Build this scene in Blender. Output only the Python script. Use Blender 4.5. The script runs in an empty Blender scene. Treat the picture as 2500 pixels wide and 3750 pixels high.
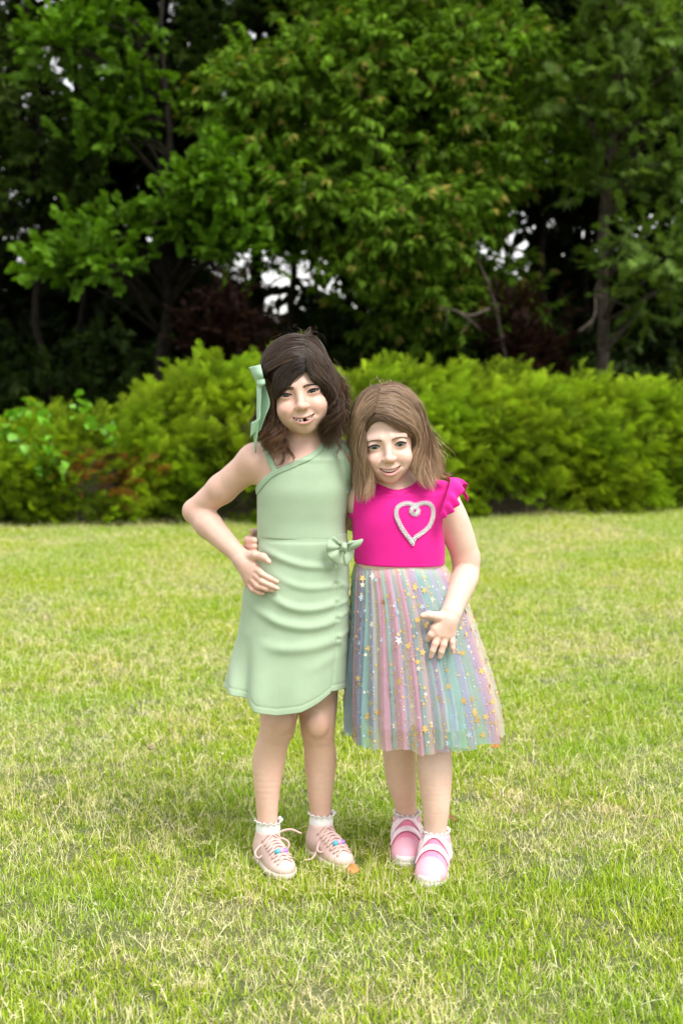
import bpy, math
import numpy as np
from mathutils import Vector, Matrix

# ------------------------------------------------------------------ camera, sky, sun, exposure
scene = bpy.context.scene
COL = scene.collection
CAM_H, PITCH, F_PX = 1.14, math.radians(6.3), 5208.0
cam_data = bpy.data.cameras.new('camera')
cam_data.sensor_fit = 'HORIZONTAL'
cam_data.sensor_width = 24.0
cam_data.lens = 50.0
cam_data.clip_end = 400.0
cam_data.dof.use_dof = True
cam_data.dof.focus_distance = 3.07
cam_data.dof.aperture_fstop = 4.0
cam = bpy.data.objects.new('camera', cam_data)
cam.location = (0, 0, CAM_H)
cam.rotation_euler = (math.pi / 2 - PITCH, 0, 0)
COL.objects.link(cam)
scene.camera = cam

SUN_EL, SUN_AZ = math.radians(58), math.radians(135)     # azimuth clockwise from +Y: camera right, a little behind the camera
world = bpy.data.worlds.new('World')
scene.world = world
world.use_nodes = True
wn = world.node_tree
wn.nodes.clear()
sky = wn.nodes.new('ShaderNodeTexSky')
sky.sky_type = 'NISHITA'
sky.sun_disc = False
sky.sun_elevation = SUN_EL
sky.sun_rotation = SUN_AZ
sky.air_density = 1.0
sky.dust_density = 1.5
sky.ozone_density = 1.0
# an even bright cloud deck over the clear sky
tc = wn.nodes.new('ShaderNodeTexCoord')
cn = wn.nodes.new('ShaderNodeTexNoise')
cn.inputs['Scale'].default_value = 1.6
cn.inputs['Detail'].default_value = 5
cr = wn.nodes.new('ShaderNodeValToRGB')
cr.color_ramp.elements[0].position, cr.color_ramp.elements[0].color = 0.25, (2.75, 2.72, 2.66, 1)
cr.color_ramp.elements[1].position, cr.color_ramp.elements[1].color = 0.75, (3.7, 3.62, 3.5, 1)
cm = wn.nodes.new('ShaderNodeMix')
cm.data_type = 'RGBA'
cm.inputs[0].default_value = 0.9
bg = wn.nodes.new('ShaderNodeBackground')
bg.inputs['Strength'].default_value = 0.15
wo = wn.nodes.new('ShaderNodeOutputWorld')
wn.links.new(tc.outputs['Generated'], cn.inputs['Vector'])
wn.links.new(cn.outputs['Fac'], cr.inputs[0])
wn.links.new(sky.outputs[0], cm.inputs[6])
wn.links.new(cr.outputs[0], cm.inputs[7])
wn.links.new(cm.outputs[2], bg.inputs[0])
wn.links.new(bg.outputs[0], wo.inputs[0])

sun_data = bpy.data.lights.new('sun', 'SUN')
sun_data.energy = 1.5
sun_data.angle = math.radians(28)
sun_data.color = (1.0, 0.965, 0.91)
sun = bpy.data.objects.new('sun', sun_data)
sd = Vector((math.sin(SUN_AZ) * math.cos(SUN_EL), math.cos(SUN_AZ) * math.cos(SUN_EL), math.sin(SUN_EL)))
sun.rotation_euler = sd.to_track_quat('Z', 'Y').to_euler()
sun.location = sd * 30
COL.objects.link(sun)

vs = scene.view_settings
vs.view_transform = 'Standard'
vs.look = 'None'
vs.exposure = 1.55
vs.gamma = 1.0
vs.use_curve_mapping = False
scene.render.film_transparent = False
scene.cycles.max_bounces = 4
scene.cycles.diffuse_bounces = 3
scene.cycles.glossy_bounces = 2
scene.cycles.transmission_bounces = 3
scene.cycles.transparent_max_bounces = 8
scene.cycles.caustics_reflective = False
scene.cycles.caustics_refractive = False
scene.cycles.use_adaptive_sampling = True
scene.cycles.adaptive_threshold = 0.018
scene.cycles.use_denoising = True

RNG = np.random.default_rng(7)

# ------------------------------------------------------------------ helpers
def U(px, py, y):
    """a point of the place at depth y that lies on the sight line through photo pixel (px, py)"""
    cx, cy = (px - 1250.0) / F_PX, (1875.0 - py) / F_PX
    dy = math.cos(PITCH) + cy * math.sin(PITCH)
    dz = -math.sin(PITCH) + cy * math.cos(PITCH)
    t = y / dy
    return np.array((cx * t, y, CAM_H + dz * t))

def norm(v):
    v = np.asarray(v, float)
    return v / (np.linalg.norm(v, axis=-1, keepdims=True) + 1e-12)

def empty(name, loc, label=None, cat=None, group=None):
    o = bpy.data.objects.new(name, None)
    o.location = loc
    COL.objects.link(o)
    tag(o, label, cat, group)
    return o

def tag(o, label=None, cat=None, group=None, kind=None):
    if label: o['label'] = label
    if cat: o['category'] = cat
    if group: o['group'] = group
    if kind: o['kind'] = kind
    return o

def mesh_obj(name, verts, faces, mat, parent=None, smooth=True, col=None, uv=None):
    """world-space verts; parent (an Empty without rotation) is subtracted"""
    verts = np.asarray(verts, np.float32).reshape(-1, 3)
    me = bpy.data.meshes.new(name)
    if isinstance(faces, np.ndarray):
        n, k = faces.shape
        me.vertices.add(len(verts))
        me.loops.add(n * k)
        me.polygons.add(n)
        me.polygons.foreach_set('loop_start', np.arange(0, n * k, k, dtype=np.int32))
        me.loops.foreach_set('vertex_index', faces.astype(np.int32).ravel())
    else:
        me.from_pydata([], [], [])
        me = bpy.data.meshes.new(name)
        me.from_pydata(verts.tolist(), [], [list(f) for f in faces])
    off = np.zeros(3)
    p = parent
    while p is not None:
        off += np.array(p.location)
        p = p.parent
    me.vertices.foreach_set('co', (verts - off.astype(np.float32)).ravel())
    if col is not None:
        a = me.color_attributes.new('tint', 'FLOAT_COLOR', 'POINT')
        c = np.ones((len(verts), 4), np.float32)
        c[:, :3] = col
        a.data.foreach_set('color', c.ravel())
    me.update()
    if uv is not None:
        lay = me.uv_layers.new(name='uv')
        li = np.zeros(len(me.loops), np.int32)
        me.loops.foreach_get('vertex_index', li)
        lay.data.foreach_set('uv', np.asarray(uv, np.float32)[li].ravel())
    me.validate()
    if smooth:
        me.polygons.foreach_set('use_smooth', np.ones(len(me.polygons), bool))
    o = bpy.data.objects.new(name, me)
    if mat: me.materials.append(mat)
    if parent is not None: o.parent = parent
    COL.objects.link(o)
    return o

class MB:
    """collects quads and tubes into one mesh"""
    def __init__(self):
        self.v, self.f, self.c, self.n = [], [], [], 0
    def add(self, v, f, c=None):
        v = np.asarray(v, float).reshape(-1, 3)
        self.v.append(v)
        self.f += [tuple(int(i) + self.n for i in q) for q in f]
        if c is not None:
            self.c.append(np.broadcast_to(np.asarray(c, float), (len(v), 3)))
        self.n += len(v)
    def tube(self, pts, rad, sides=6, c=None, flat=None):
        pts = np.asarray(pts, float)
        n = len(pts)
        rad = np.broadcast_to(np.asarray(rad, float), (n,))
        t = np.gradient(pts, axis=0)
        t = norm(t)
        ref = np.array((0.31, 0.2, 0.93))
        a = norm(np.cross(t, ref))
        b = norm(np.cross(t, a))
        ang = np.arange(sides) * 2 * math.pi / sides
        ring = (np.cos(ang)[None, :, None] * a[:, None] + np.sin(ang)[None, :, None] * b[:, None]) * rad[:, None, None] + pts[:, None]
        f = []
        for i in range(n - 1):
            for j in range(sides):
                k = (j + 1) % sides
                f.append((i * sides + j, i * sides + k, (i + 1) * sides + k, (i + 1) * sides + j))
        f.append(tuple(range(sides))[::-1])
        f.append(tuple((n - 1) * sides + j for j in range(sides)))
        self.add(ring.reshape(-1, 3), f, c)
    def sphere(self, cen, r, nu=10, nv=7, c=None):
        th = np.linspace(0, math.pi, nv)
        ph = np.arange(nu) * 2 * math.pi / nu
        v = np.array([[math.sin(a) * math.cos(b), math.sin(a) * math.sin(b), math.cos(a)] for a in th for b in ph]) * r + cen
        f = [(i * nu + j, i * nu + (j + 1) % nu, (i + 1) * nu + (j + 1) % nu, (i + 1) * nu + j) for i in range(nv - 1) for j in range(nu)]
        self.add(v, f, c)
    def build(self, name, mat, parent=None, smooth=True):
        return mesh_obj(name, np.concatenate(self.v), self.f, mat, parent, smooth, np.concatenate(self.c) if self.c else None)

def catmull(pts, n):
    p = np.asarray(pts, float)
    p = np.vstack([2 * p[0] - p[1], p, 2 * p[-1] - p[-2]])
    m = len(p) - 3
    t = np.linspace(0, m - 1e-6, n)
    i = t.astype(int)
    u = (t - i)[:, None]
    a, b, c, d = p[i], p[i + 1], p[i + 2], p[i + 3]
    return 0.5 * (2 * b + (c - a) * u + (2 * a - 5 * b + 4 * c - d) * u ** 2 + (3 * b - a - 3 * c + d) * u ** 3)

def rot_from(zdir, spin, rng=None):
    """rotation matrices (n,3,3) that send local +Y to zdir, spun about it"""
    y = norm(zdir)
    ref = np.where(np.abs(y[:, 2:3]) > 0.95, np.array([[1.0, 0, 0]]), np.array([[0, 0, 1.0]]))
    x0 = norm(np.cross(y, ref))
    z0 = np.cross(x0, y)
    c, s = np.cos(spin)[:, None], np.sin(spin)[:, None]
    x = x0 * c + z0 * s
    z = np.cross(x, y)
    return np.stack([x, y, z], axis=2)

def scatter(tv, tf, tc, pos, rot, scl, col):
    """bake copies of one small template (verts, faces array, per-vertex colour) into arrays"""
    n, m = len(pos), len(tv)
    v = np.einsum('nij,mj->nmi', rot, tv) * np.asarray(scl).reshape(n, 1, -1) + pos[:, None]
    f = (tf[None] + (np.arange(n) * m)[:, None, None]).reshape(-1, tf.shape[1])
    c = np.clip(tc[None] * col[:, None], 0, 1)
    return v.reshape(-1, 3), f, c.reshape(-1, 3)

def stack(parts):
    v, f, c, n = [], [], [], 0
    for a, b, d in parts:
        v.append(a); f.append(b + n); c.append(d); n += len(a)
    return np.concatenate(v), np.concatenate(f), np.concatenate(c)

def vnoise(p, seed=0):
    """smooth value noise in 3D, about -1..1"""
    p = np.asarray(p, float)
    i = np.floor(p).astype(np.int64)
    f = p - i
    f = f * f * (3 - 2 * f)
    def h(a):
        x = (a[..., 0] * 73856093) ^ (a[..., 1] * 19349663) ^ (a[..., 2] * 83492791) ^ (seed * 2654435)
        x = (x ^ (x >> 13)) * 1274126177
        return ((x ^ (x >> 16)) & 0xffff) / 32767.5 - 1
    r = 0
    for dx in (0, 1):
        for dy in (0, 1):
            for dz in (0, 1):
                w = (f[..., 0] if dx else 1 - f[..., 0]) * (f[..., 1] if dy else 1 - f[..., 1]) * (f[..., 2] if dz else 1 - f[..., 2])
                r = r + w * h(i + np.array((dx, dy, dz)))
    return r

# ------------------------------------------------------------------ materials
def new_mat(name):
    m = bpy.data.materials.new(name)
    m.use_nodes = True
    nt = m.node_tree
    b = nt.nodes['Principled BSDF']
    return m, nt, b, nt.nodes['Material Output']

def mixrgb(nt, blend, fac, a, b):
    n = nt.nodes.new('ShaderNodeMix')
    n.data_type = 'RGBA'
    n.blend_type = blend
    for sock, val in ((n.inputs[0], fac), (n.inputs[6], a), (n.inputs[7], b)):
        if hasattr(val, 'links') or hasattr(val, 'is_linked'):
            nt.links.new(val, sock)
        elif isinstance(val, (int, float)):
            sock.default_value = val
        else:
            sock.default_value = (*val, 1)
    return n.outputs[2]

def noise(nt, scale, detail=3, rough=0.5, coord='obj', stretch=None):
    if coord == 'world':
        g = nt.nodes.new('ShaderNodeNewGeometry'); src = g.outputs['Position']
    else:
        g = nt.nodes.new('ShaderNodeTexCoord'); src = g.outputs['Object']
    if stretch:
        mp = nt.nodes.new('ShaderNodeMapping')
        mp.inputs['Scale'].default_value = stretch
        nt.links.new(src, mp.inputs[0]); src = mp.outputs[0]
    n = nt.nodes.new('ShaderNodeTexNoise')
    n.inputs['Scale'].default_value = scale
    n.inputs['Detail'].default_value = detail
    n.inputs['Roughness'].default_value = rough
    nt.links.new(src, n.inputs['Vector'])
    return n.outputs['Fac']

def ramp(nt, fac, stops):
    r = nt.nodes.new('ShaderNodeValToRGB')
    el = r.color_ramp.elements
    while len(el) < len(stops): el.new(0.5)
    for e, (p, c) in zip(el, stops):
        e.position = p
        e.color = (*c, 1)
    nt.links.new(fac, r.inputs[0])
    return r.outputs[0]

def bump(nt, bsdf, height, strength, dist):
    b = nt.nodes.new('ShaderNodeBump')
    b.inputs['Strength'].default_value = strength
    b.inputs['Distance'].default_value = dist
    nt.links.new(height, b.inputs['Height'])
    nt.links.new(b.outputs[0], bsdf.inputs['Normal'])

def plain(name, colr, rough=0.6, var=0.12, scale=60, spec=0.3, bump_s=0.0):
    m, nt, b, o = new_mat(name)
    nz = noise(nt, scale)
    dark = tuple(c * (1 - var) for c in colr)
    lite = tuple(min(1, c * (1 + var)) for c in colr)
    nt.links.new(ramp(nt, nz, [(0.3, dark), (0.7, lite)]), b.inputs['Base Color'])
    b.inputs['Roughness'].default_value = rough
    b.inputs['Specular IOR Level'].default_value = spec
    if bump_s: bump(nt, b, nz, bump_s, 0.002)
    return m

def leaf_mat(name, trans=0.35, rough=0.5, spec=0.25, noise_scale=0.0, tint_lo=(1, 1, 1), tint_hi=(1, 1, 1), inst=False):
    """tint attribute x slow world noise, with light passing through the blade"""
    m, nt, b, out = new_mat(name)
    at = nt.nodes.new('ShaderNodeAttribute'); at.attribute_name = 'tint'
    c = at.outputs['Color']
    if inst:
        ai = nt.nodes.new('ShaderNodeAttribute'); ai.attribute_type = 'INSTANCER'; ai.attribute_name = 'itint'
        c = mixrgb(nt, 'MULTIPLY', 1.0, c, ai.outputs['Color'])
    if noise_scale:
        nz = noise(nt, noise_scale, 3, 0.6, 'world')
        c = mixrgb(nt, 'MULTIPLY', 1.0, c, ramp(nt, nz, [(0.35, tint_lo), (0.65, tint_hi)]))
    nt.links.new(c, b.inputs['Base Color'])
    b.inputs['Roughness'].default_value = rough
    b.inputs['Specular IOR Level'].default_value = spec
    t = nt.nodes.new('ShaderNodeBsdfTranslucent')
    nt.links.new(mixrgb(nt, 'MULTIPLY', 1.0, c, (1.15, 1.2, 0.5)), t.inputs[0])
    mx = nt.nodes.new('ShaderNodeMixShader')
    mx.inputs[0].default_value = trans
    nt.links.new(b.outputs[0], mx.inputs[1]); nt.links.new(t.outputs[0], mx.inputs[2])
    nt.links.new(mx.outputs[0], out.inputs[0])
    return m

# ------------------------------------------------------------------ leaf masses: small templates set out by geometry nodes
_TEMPLATES = {}
def template_collection(temps, mat):
    key = tuple(id(t) for t in temps)
    if key not in _TEMPLATES:
        c = bpy.data.collections.new('leaf_templates')
        for i, (v, f, col) in enumerate(temps):
            o = mesh_obj('leaf_template_%02d' % i, v, np.asarray(f), mat, None, False, col)
            COL.objects.unlink(o); c.objects.link(o)
        _TEMPLATES[key] = (c, temps)
    return _TEMPLATES[key][0]

def node_scatter(o, coll):
    ng = bpy.data.node_groups.new('leaf_scatter', 'GeometryNodeTree')
    ng.interface.new_socket('Geometry', in_out='INPUT', socket_type='NodeSocketGeometry')
    ng.interface.new_socket('Geometry', in_out='OUTPUT', socket_type='NodeSocketGeometry')
    N, L = ng.nodes, ng.links
    gi, go = N.new('NodeGroupInput'), N.new('NodeGroupOutput')
    ci = N.new('GeometryNodeCollectionInfo')
    ci.inputs['Collection'].default_value = coll
    ci.inputs['Separate Children'].default_value = True
    ci.inputs['Reset Children'].default_value = True
    ip = N.new('GeometryNodeInstanceOnPoints')
    def attr(nm, ty):
        k = N.new('GeometryNodeInputNamedAttribute'); k.data_type = ty
        k.inputs['Name'].default_value = nm
        return next(s for s in k.outputs if s.enabled and s.name == 'Attribute')
    e2r = N.new('FunctionNodeEulerToRotation')
    L.new(attr('rot', 'FLOAT_VECTOR'), e2r.inputs[0])
    L.new(gi.outputs[0], ip.inputs['Points'])
    L.new(ci.outputs[0], ip.inputs['Instance'])
    ip.inputs['Pick Instance'].default_value = True
    L.new(attr('pick', 'INT'), ip.inputs['Instance Index'])
    L.new(e2r.outputs[0], ip.inputs['Rotation'])
    L.new(attr('scl', 'FLOAT'), ip.inputs['Scale'])
    L.new(ip.outputs[0], go.inputs[0])
    md = o.modifiers.new('scatter', 'NODES')
    md.node_group = ng

def points_obj(name, P, rot, pick, scl, col=None, parent=None):
    n = len(P)
    me = bpy.data.meshes.new(name)
    me.vertices.add(n)
    off = np.array(parent.location) if parent is not None else np.zeros(3)
    me.vertices.foreach_set('co', (P - off).astype(np.float32).ravel())
    a = me.attributes.new('rot', 'FLOAT_VECTOR', 'POINT'); a.data.foreach_set('vector', rot.astype(np.float32).ravel())
    a = me.attributes.new('pick', 'INT', 'POINT'); a.data.foreach_set('value', pick.astype(np.int32))
    a = me.attributes.new('scl', 'FLOAT', 'POINT'); a.data.foreach_set('value', scl.astype(np.float32))
    if col is not None:
        a = me.attributes.new('itint', 'FLOAT_VECTOR', 'POINT'); a.data.foreach_set('vector', np.clip(col, 0, 4).astype(np.float32).ravel())
    o = bpy.data.objects.new(name, me)
    if parent is not None: o.parent = parent
    COL.objects.link(o)
    return o

def leaf_mass(name, temps, P, R, scl, pick, col, mat, parent=None):
    """leaves or sprays of one plant: each point carries turn, size, template and colour"""
    eul = np.stack([np.arctan2(R[:, 2, 1], R[:, 2, 2]), np.arcsin(np.clip(-R[:, 2, 0], -1, 1)), np.arctan2(R[:, 1, 0], R[:, 0, 0])], -1)
    o = points_obj(name, P, eul, pick, np.asarray(scl).ravel(), col, parent)
    node_scatter(o, template_collection(temps, mat))
    o['kind'] = 'stuff'
    return o

# ------------------------------------------------------------------ ground and grass
def ground():
    m, nt, b, o = new_mat('soil_and_thatch')
    c1 = ramp(nt, noise(nt, 1.3, 5, 0.6, 'world'), [(0.35, (0.10, 0.14, 0.035)), (0.65, (0.20, 0.20, 0.075))])
    c2 = ramp(nt, noise(nt, 90, 4, 0.7, 'world'), [(0.3, (0.5, 0.5, 0.5)), (0.7, (1, 1, 1))])
    nt.links.new(mixrgb(nt, 'MULTIPLY', 1.0, c1, c2), b.inputs['Base Color'])
    b.inputs['Roughness'].default_value = 0.95
    xs = np.concatenate([[-200, -60, -20], np.linspace(-8, 8, 33), [20, 60, 200]])
    ys = np.concatenate([[-200, -40, -10], np.linspace(0, 16, 33), [30, 80, 200]])
    X, Y = np.meshgrid(xs, ys)
    v = np.stack([X, Y, 0 * X], -1).reshape(-1, 3)
    nx, ny = len(xs), len(ys)
    f = np.array([(j * nx + i, j * nx + i + 1, (j + 1) * nx + i + 1, (j + 1) * nx + i) for j in range(ny - 1) for i in range(nx - 1)])
    tag(mesh_obj('lawn', v, f, m), 'soil and thatch of the lawn the two persons stand on', 'lawn', kind='structure')
    # leaf litter under the wood
    m2, nt, b, o = new_mat('leaf_litter')
    nt.links.new(ramp(nt, noise(nt, 9, 6, 0.7, 'world'), [(0.3, (0.015, 0.012, 0.008)), (0.7, (0.06, 0.045, 0.025))]), b.inputs['Base Color'])
    b.inputs['Roughness'].default_value = 1
    xs = np.linspace(-40, 40, 41); ys = np.concatenate([np.linspace(11.6, 20, 18), np.linspace(22, 60, 8)])
    X, Y = np.meshgrid(xs, ys)
    Y = Y + 0.35 * np.sin(X * 1.3) * (Y < 12)
    Z = 0.012 + 0.03 * np.maximum(0, vnoise(np.stack([X * 1.1, Y * 1.1, 0 * X], -1), 3))
    v = np.stack([X, Y, Z], -1).reshape(-1, 3)
    nx, ny = len(xs), len(ys)
    f = np.array([(j * nx + i, j * nx + i + 1, (j + 1) * nx + i + 1, (j + 1) * nx + i) for j in range(ny - 1) for i in range(nx - 1)])
    tag(mesh_obj('woodland_ground', v, f, m2), 'dark leaf litter on the ground under the trees', 'ground', kind='structure')

def blade(mb, x, y, h, w, az, lean, curl, c, segs=3):
    """one tapering, bending grass blade"""
    d = np.array((math.cos(az), math.sin(az), 0))
    s = np.array((-math.sin(az), math.cos(az), 0))
    p = np.array((x, y, -0.004)); a = lean
    vs_, fs = [], []
    for k in range(segs + 1):
        t = k / segs
        ww = w * (1 - t ** 1.6) * 0.5 + 0.0002
        vs_ += [p - s * ww, p + s * ww]
        p = p + (d * math.sin(a) + np.array((0, 0, math.cos(a)))) * h / segs
        a += curl / segs
    for k in range(segs):
        fs.append((2 * k, 2 * k + 1, 2 * k + 3, 2 * k + 2))
    mb.add(vs_, fs, c)

GREEN = [(0.33, 0.46, 0.024), (0.40, 0.53, 0.040), (0.25, 0.38, 0.016), (0.48, 0.57, 0.07), (0.36, 0.45, 0.034)]
STRAW = [(0.78, 0.71, 0.44), (0.72, 0.65, 0.38), (0.85, 0.79, 0.56), (0.64, 0.58, 0.30)]

PATCH = 0.20      # edge of one grass patch

def patch(i, straw, n, tall=1.0, seeds=3, size=PATCH):
    """a square of turf: green blades, dry blades in little drifts, a few seed stalks"""
    r = np.random.default_rng(100 + i)
    mb = MB()
    h2 = size * 0.56
    XY = r.uniform(-h2, h2, (n, 2))
    zz = np.zeros(n)
    drift = 0.5 + 0.9 * vnoise(np.stack([XY[:, 0] * 22 + i * 7, XY[:, 1] * 22, zz], -1), 3)
    hump = 1 + 0.3 * vnoise(np.stack([XY[:, 0] * 16, XY[:, 1] * 16 + i * 5, zz + 2], -1), 5)
    for k in range(n):
        x, y = XY[k]
        dry = r.random() < straw * min(max(drift[k] * 1.6, 0.15), 2.2)
        c = np.array((STRAW if dry else GREEN)[r.integers(4 if dry else 5)]) * r.uniform(0.75, 1.2)
        h = tall * (r.uniform(0.011, 0.031) if dry else r.uniform(0.012, 0.034)) * hump[k]
        w = r.uniform(0.0010, 0.0019) if dry else r.uniform(0.0016, 0.0030)
        blade(mb, x, y, h, w, r.random() * 6.283, r.uniform(0.05, 1.25 if dry else 0.95), r.uniform(0.0, 1.1), c, 2 if dry else 3)
    for k in range(seeds):
        x, y = r.uniform(-h2, h2, 2)
        c = np.array(STRAW[r.integers(4)]) * r.uniform(0.85, 1.2)
        h, a2, ln, cu = r.uniform(0.035, 0.065), r.random() * 6.283, r.uniform(0.2, 1.1), r.uniform(0.1, 0.8)
        blade(mb, x, y, h, 0.0016, a2, ln, cu, c, 4)
        d = np.array((math.cos(a2), math.sin(a2), 0))
        for q in range(7):
            t = 0.55 + 0.45 * q / 6
            a = ln + cu * t * 0.5
            p = np.array((x, y, 0)) + (d * math.sin(a) + np.array((0, 0, math.cos(a)))) * h * t
            e = norm(r.normal(size=3) + np.array((0, 0, 0.6)) + d) * 0.009
            s = norm(np.cross(e, r.normal(size=3))) * 0.0009
            mb.add([p - s, p + s, p + e], [(0, 1, 2)], c * 1.05)
    return mb

FOOT = []      # shoe footprints: x, y, radius kept clear of grass roots

def grass():
    hid = bpy.data.collections.new('grass_tufts')
    gm = leaf_mat('grass_blade', 0.3, 0.6, 0.10, 1.6, (0.84, 0.96, 0.8), (1.1, 1.04, 1.12))
    specs = [(0.10, 1.15, 2), (0.18, 1.05, 4), (0.28, 1.0, 7), (0.40, 0.95, 11), (0.54, 0.9, 14), (0.68, 0.85, 16)]
    for i, (s, t, q) in enumerate(specs):
        for v in range(2):
            o = patch(i * 2 + v, s, 760, t, q).build('tuft_%02d' % (i * 2 + v), gm, smooth=False)
            COL.objects.unlink(o); hid.objects.link(o)
    # small loose tufts to go round the shoes
    for v in range(3):
        o = patch(40 + v, (0.24, 0.34, 0.46)[v], 13, (1.6, 1.35, 1.1)[v], (0, 0, 1)[v], .035).build('tuft_%02d' % (12 + v), gm, smooth=False)
        COL.objects.unlink(o); hid.objects.link(o)
    r = np.random.default_rng(5)
    P, small = [], []
    y = 1.7
    while y < 12.0:
        sp = PATCH * 0.72
        hw = 0.29 * y + 0.5
        n = int(2 * hw / sp)
        x = -hw + (np.arange(n) + 0.5 + (r.random(n) - 0.5) * 0.5 + 0.5 * (len(P) % 2)) * sp
        yy = y + (r.random(n) - 0.5) * sp * 0.5
        P.append(np.stack([x, yy, 0 * x], -1))
        y += sp
    P = np.concatenate(P)
    keep = np.ones(len(P), bool)
    for fx, fy, fr in FOOT:
        keep &= np.hypot(P[:, 0] - fx, P[:, 1] - fy) > fr + PATCH * 0.62
    gone = P[~keep]
    P = P[keep]
    if len(gone):
        lo, hi = gone.min(0) - PATCH * .5, gone.max(0) + PATCH * .5
        q = np.stack([r.uniform(lo[0], hi[0], 1700), r.uniform(lo[1], hi[1], 1700), np.zeros(1700)], -1)
        near = np.zeros(len(q), bool)
        for g in gone: near |= (np.abs(q[:, :2] - g[:2]) < PATCH * .5).all(1)
        for fx, fy, fr in FOOT: near &= np.hypot(q[:, 0] - fx, q[:, 1] - fy) > fr + 0.003
        Q = q[near]
    else:
        Q = np.zeros((0, 3))
    n0 = len(P)
    P = np.concatenate([P, Q])
    n = len(P)
    q = np.stack([P[:, 0] * 1.3, P[:, 1] * 1.7, 0 * P[:, 0]], -1)
    dry = 0.5 * vnoise(q, 1) + 0.5 * vnoise(q * 2.7, 2)
    dry += 0.28 * np.exp(-((P[:, 1] - 4.8) / 1.7) ** 2) - 0.30 * np.exp(-((P[:, 1] - 2.2) / 0.55) ** 2) + 0.2
    dry += r.normal(size=n) * 0.15
    idx = np.clip(np.floor((dry + 0.75) / 1.5 * 6), 0, 5).astype(int) * 2 + r.integers(0, 2, n)
    idx[n0:] = 12 + r.integers(0, 3, n - n0)
    scl = r.uniform(0.92, 1.12, n)
    rot = np.stack([np.zeros(n), np.zeros(n), r.random(n) * 6.283], -1)
    o = points_obj('grass', P, rot, idx, scl)
    tag(o, 'bright green lawn grass mixed with pale dry straw blades', 'grass', kind='stuff')
    node_scatter(o, hid)

def fallen_leaves():
    r = np.random.default_rng(4)
    def at(px, py):
        d = U(px, py, 1.0) - np.array((0, 0, CAM_H))
        return d * ((CAM_H - .03) / -d[2])
    for px, py, c, s, lab in ((1654, 3002, (0.20, 0.10, 0.04), .030, 'brown dry leaf in the grass beside the front pink shoe'), (1815, 2738, (0.42, 0.16, 0.04), .030, 'orange fallen leaf in the grass beside the tulle hem'),
                              (1292, 3186, (0.42, 0.22, 0.07), .030, 'tan fallen leaf before the toe of a blush shoe'), (556, 2738, (0.60, 0.47, 0.34), .030, 'pale beige fallen leaf on the open lawn')):
        n = 9
        t = np.linspace(0, 1, n)
        w = np.sin(t * math.pi * .92 + .1) * .42
        v = []
        for i in range(n):
            for k in (-1, -.5, 0, .5, 1):
                v.append((k * w[i], t[i] - .5, .10 * abs(k) * w[i] * 2 + .12 * math.sin(t[i] * 3)))
        v = np.array(v) * s
        R_ = rot_from(norm(r.normal(size=(1, 3)) * np.array((1, 1, .25))), np.array([r.normal() * .5]))[0]
        p = at(px, py); p[2] = .030
        o = mesh_obj('fallen_leaf', v @ R_.T + p, np.array([(i * 5 + k, i * 5 + k + 1, (i + 1) * 5 + k + 1, (i + 1) * 5 + k) for i in range(n - 1) for k in range(4)]), plain('dry_leaf', c, .8, .3, 120))
        thick(o, .0006)
        tag(o, lab, 'leaf', 'fallen leaves on the lawn')

# ------------------------------------------------------------------ junipers
def spray_template(r, L=0.17, pairs=11):
    """a feathery juniper frond along +Y, facing +Z (triangles)"""
    mb = MB()
    def ax(t): return np.array((0.0, L * t, -0.05 * t * t + 0.02 * t))
    a, b, w = ax(0), ax(1), 0.003
    mb.add([a + (-w, 0, 0), a + (w, 0, 0), b], [(0, 1, 2)], (0.8, 0.8, 0.7))
    up = np.array((0, 0, 1.0))
    for k in range(pairs * 2):
        t = 0.10 + 0.88 * k / (pairs * 2)
        s = 1 if k % 2 else -1
        p = ax(t)
        ln = L * (0.44 * (1 - t) ** 0.8 + 0.13) * r.uniform(0.75, 1.2)
        d = norm(np.array((s * r.uniform(0.5, 0.9), 1.0, r.uniform(-0.2, 0.75))))
        sd = norm(np.cross(d, up)) * 0.0034
        q, m = p + d * ln, p + d * ln * 0.5
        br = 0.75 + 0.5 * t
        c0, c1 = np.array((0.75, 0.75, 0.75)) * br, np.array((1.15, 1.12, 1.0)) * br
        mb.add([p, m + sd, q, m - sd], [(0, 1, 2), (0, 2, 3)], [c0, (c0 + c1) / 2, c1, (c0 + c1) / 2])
        for e in range(4):
            u = 0.22 + 0.18 * e
            pp = p + d * ln * u
            dd = norm(d + np.array((s * (1 if e % 2 else -1) * 0.8, 0.2, r.uniform(-0.4, 0.8)))) * ln * (0.50 - 0.06 * e)
            s2 = norm(np.cross(dd, up)) * 0.0026
            mb.add([pp - s2, pp + s2, pp + dd], [(0, 1, 2)], [c0, c0, c1])
    return np.concatenate(mb.v), np.array(mb.f), np.concatenate(mb.c)

def dome(cx, cy, rx, ry, h, az, el):
    p = 0.86
    ce, se = np.abs(np.cos(el)) ** p, np.sin(el) ** p
    return np.stack([cx + rx * ce * np.cos(az), cy + ry * ce * np.sin(az), h * se], -1)

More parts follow.
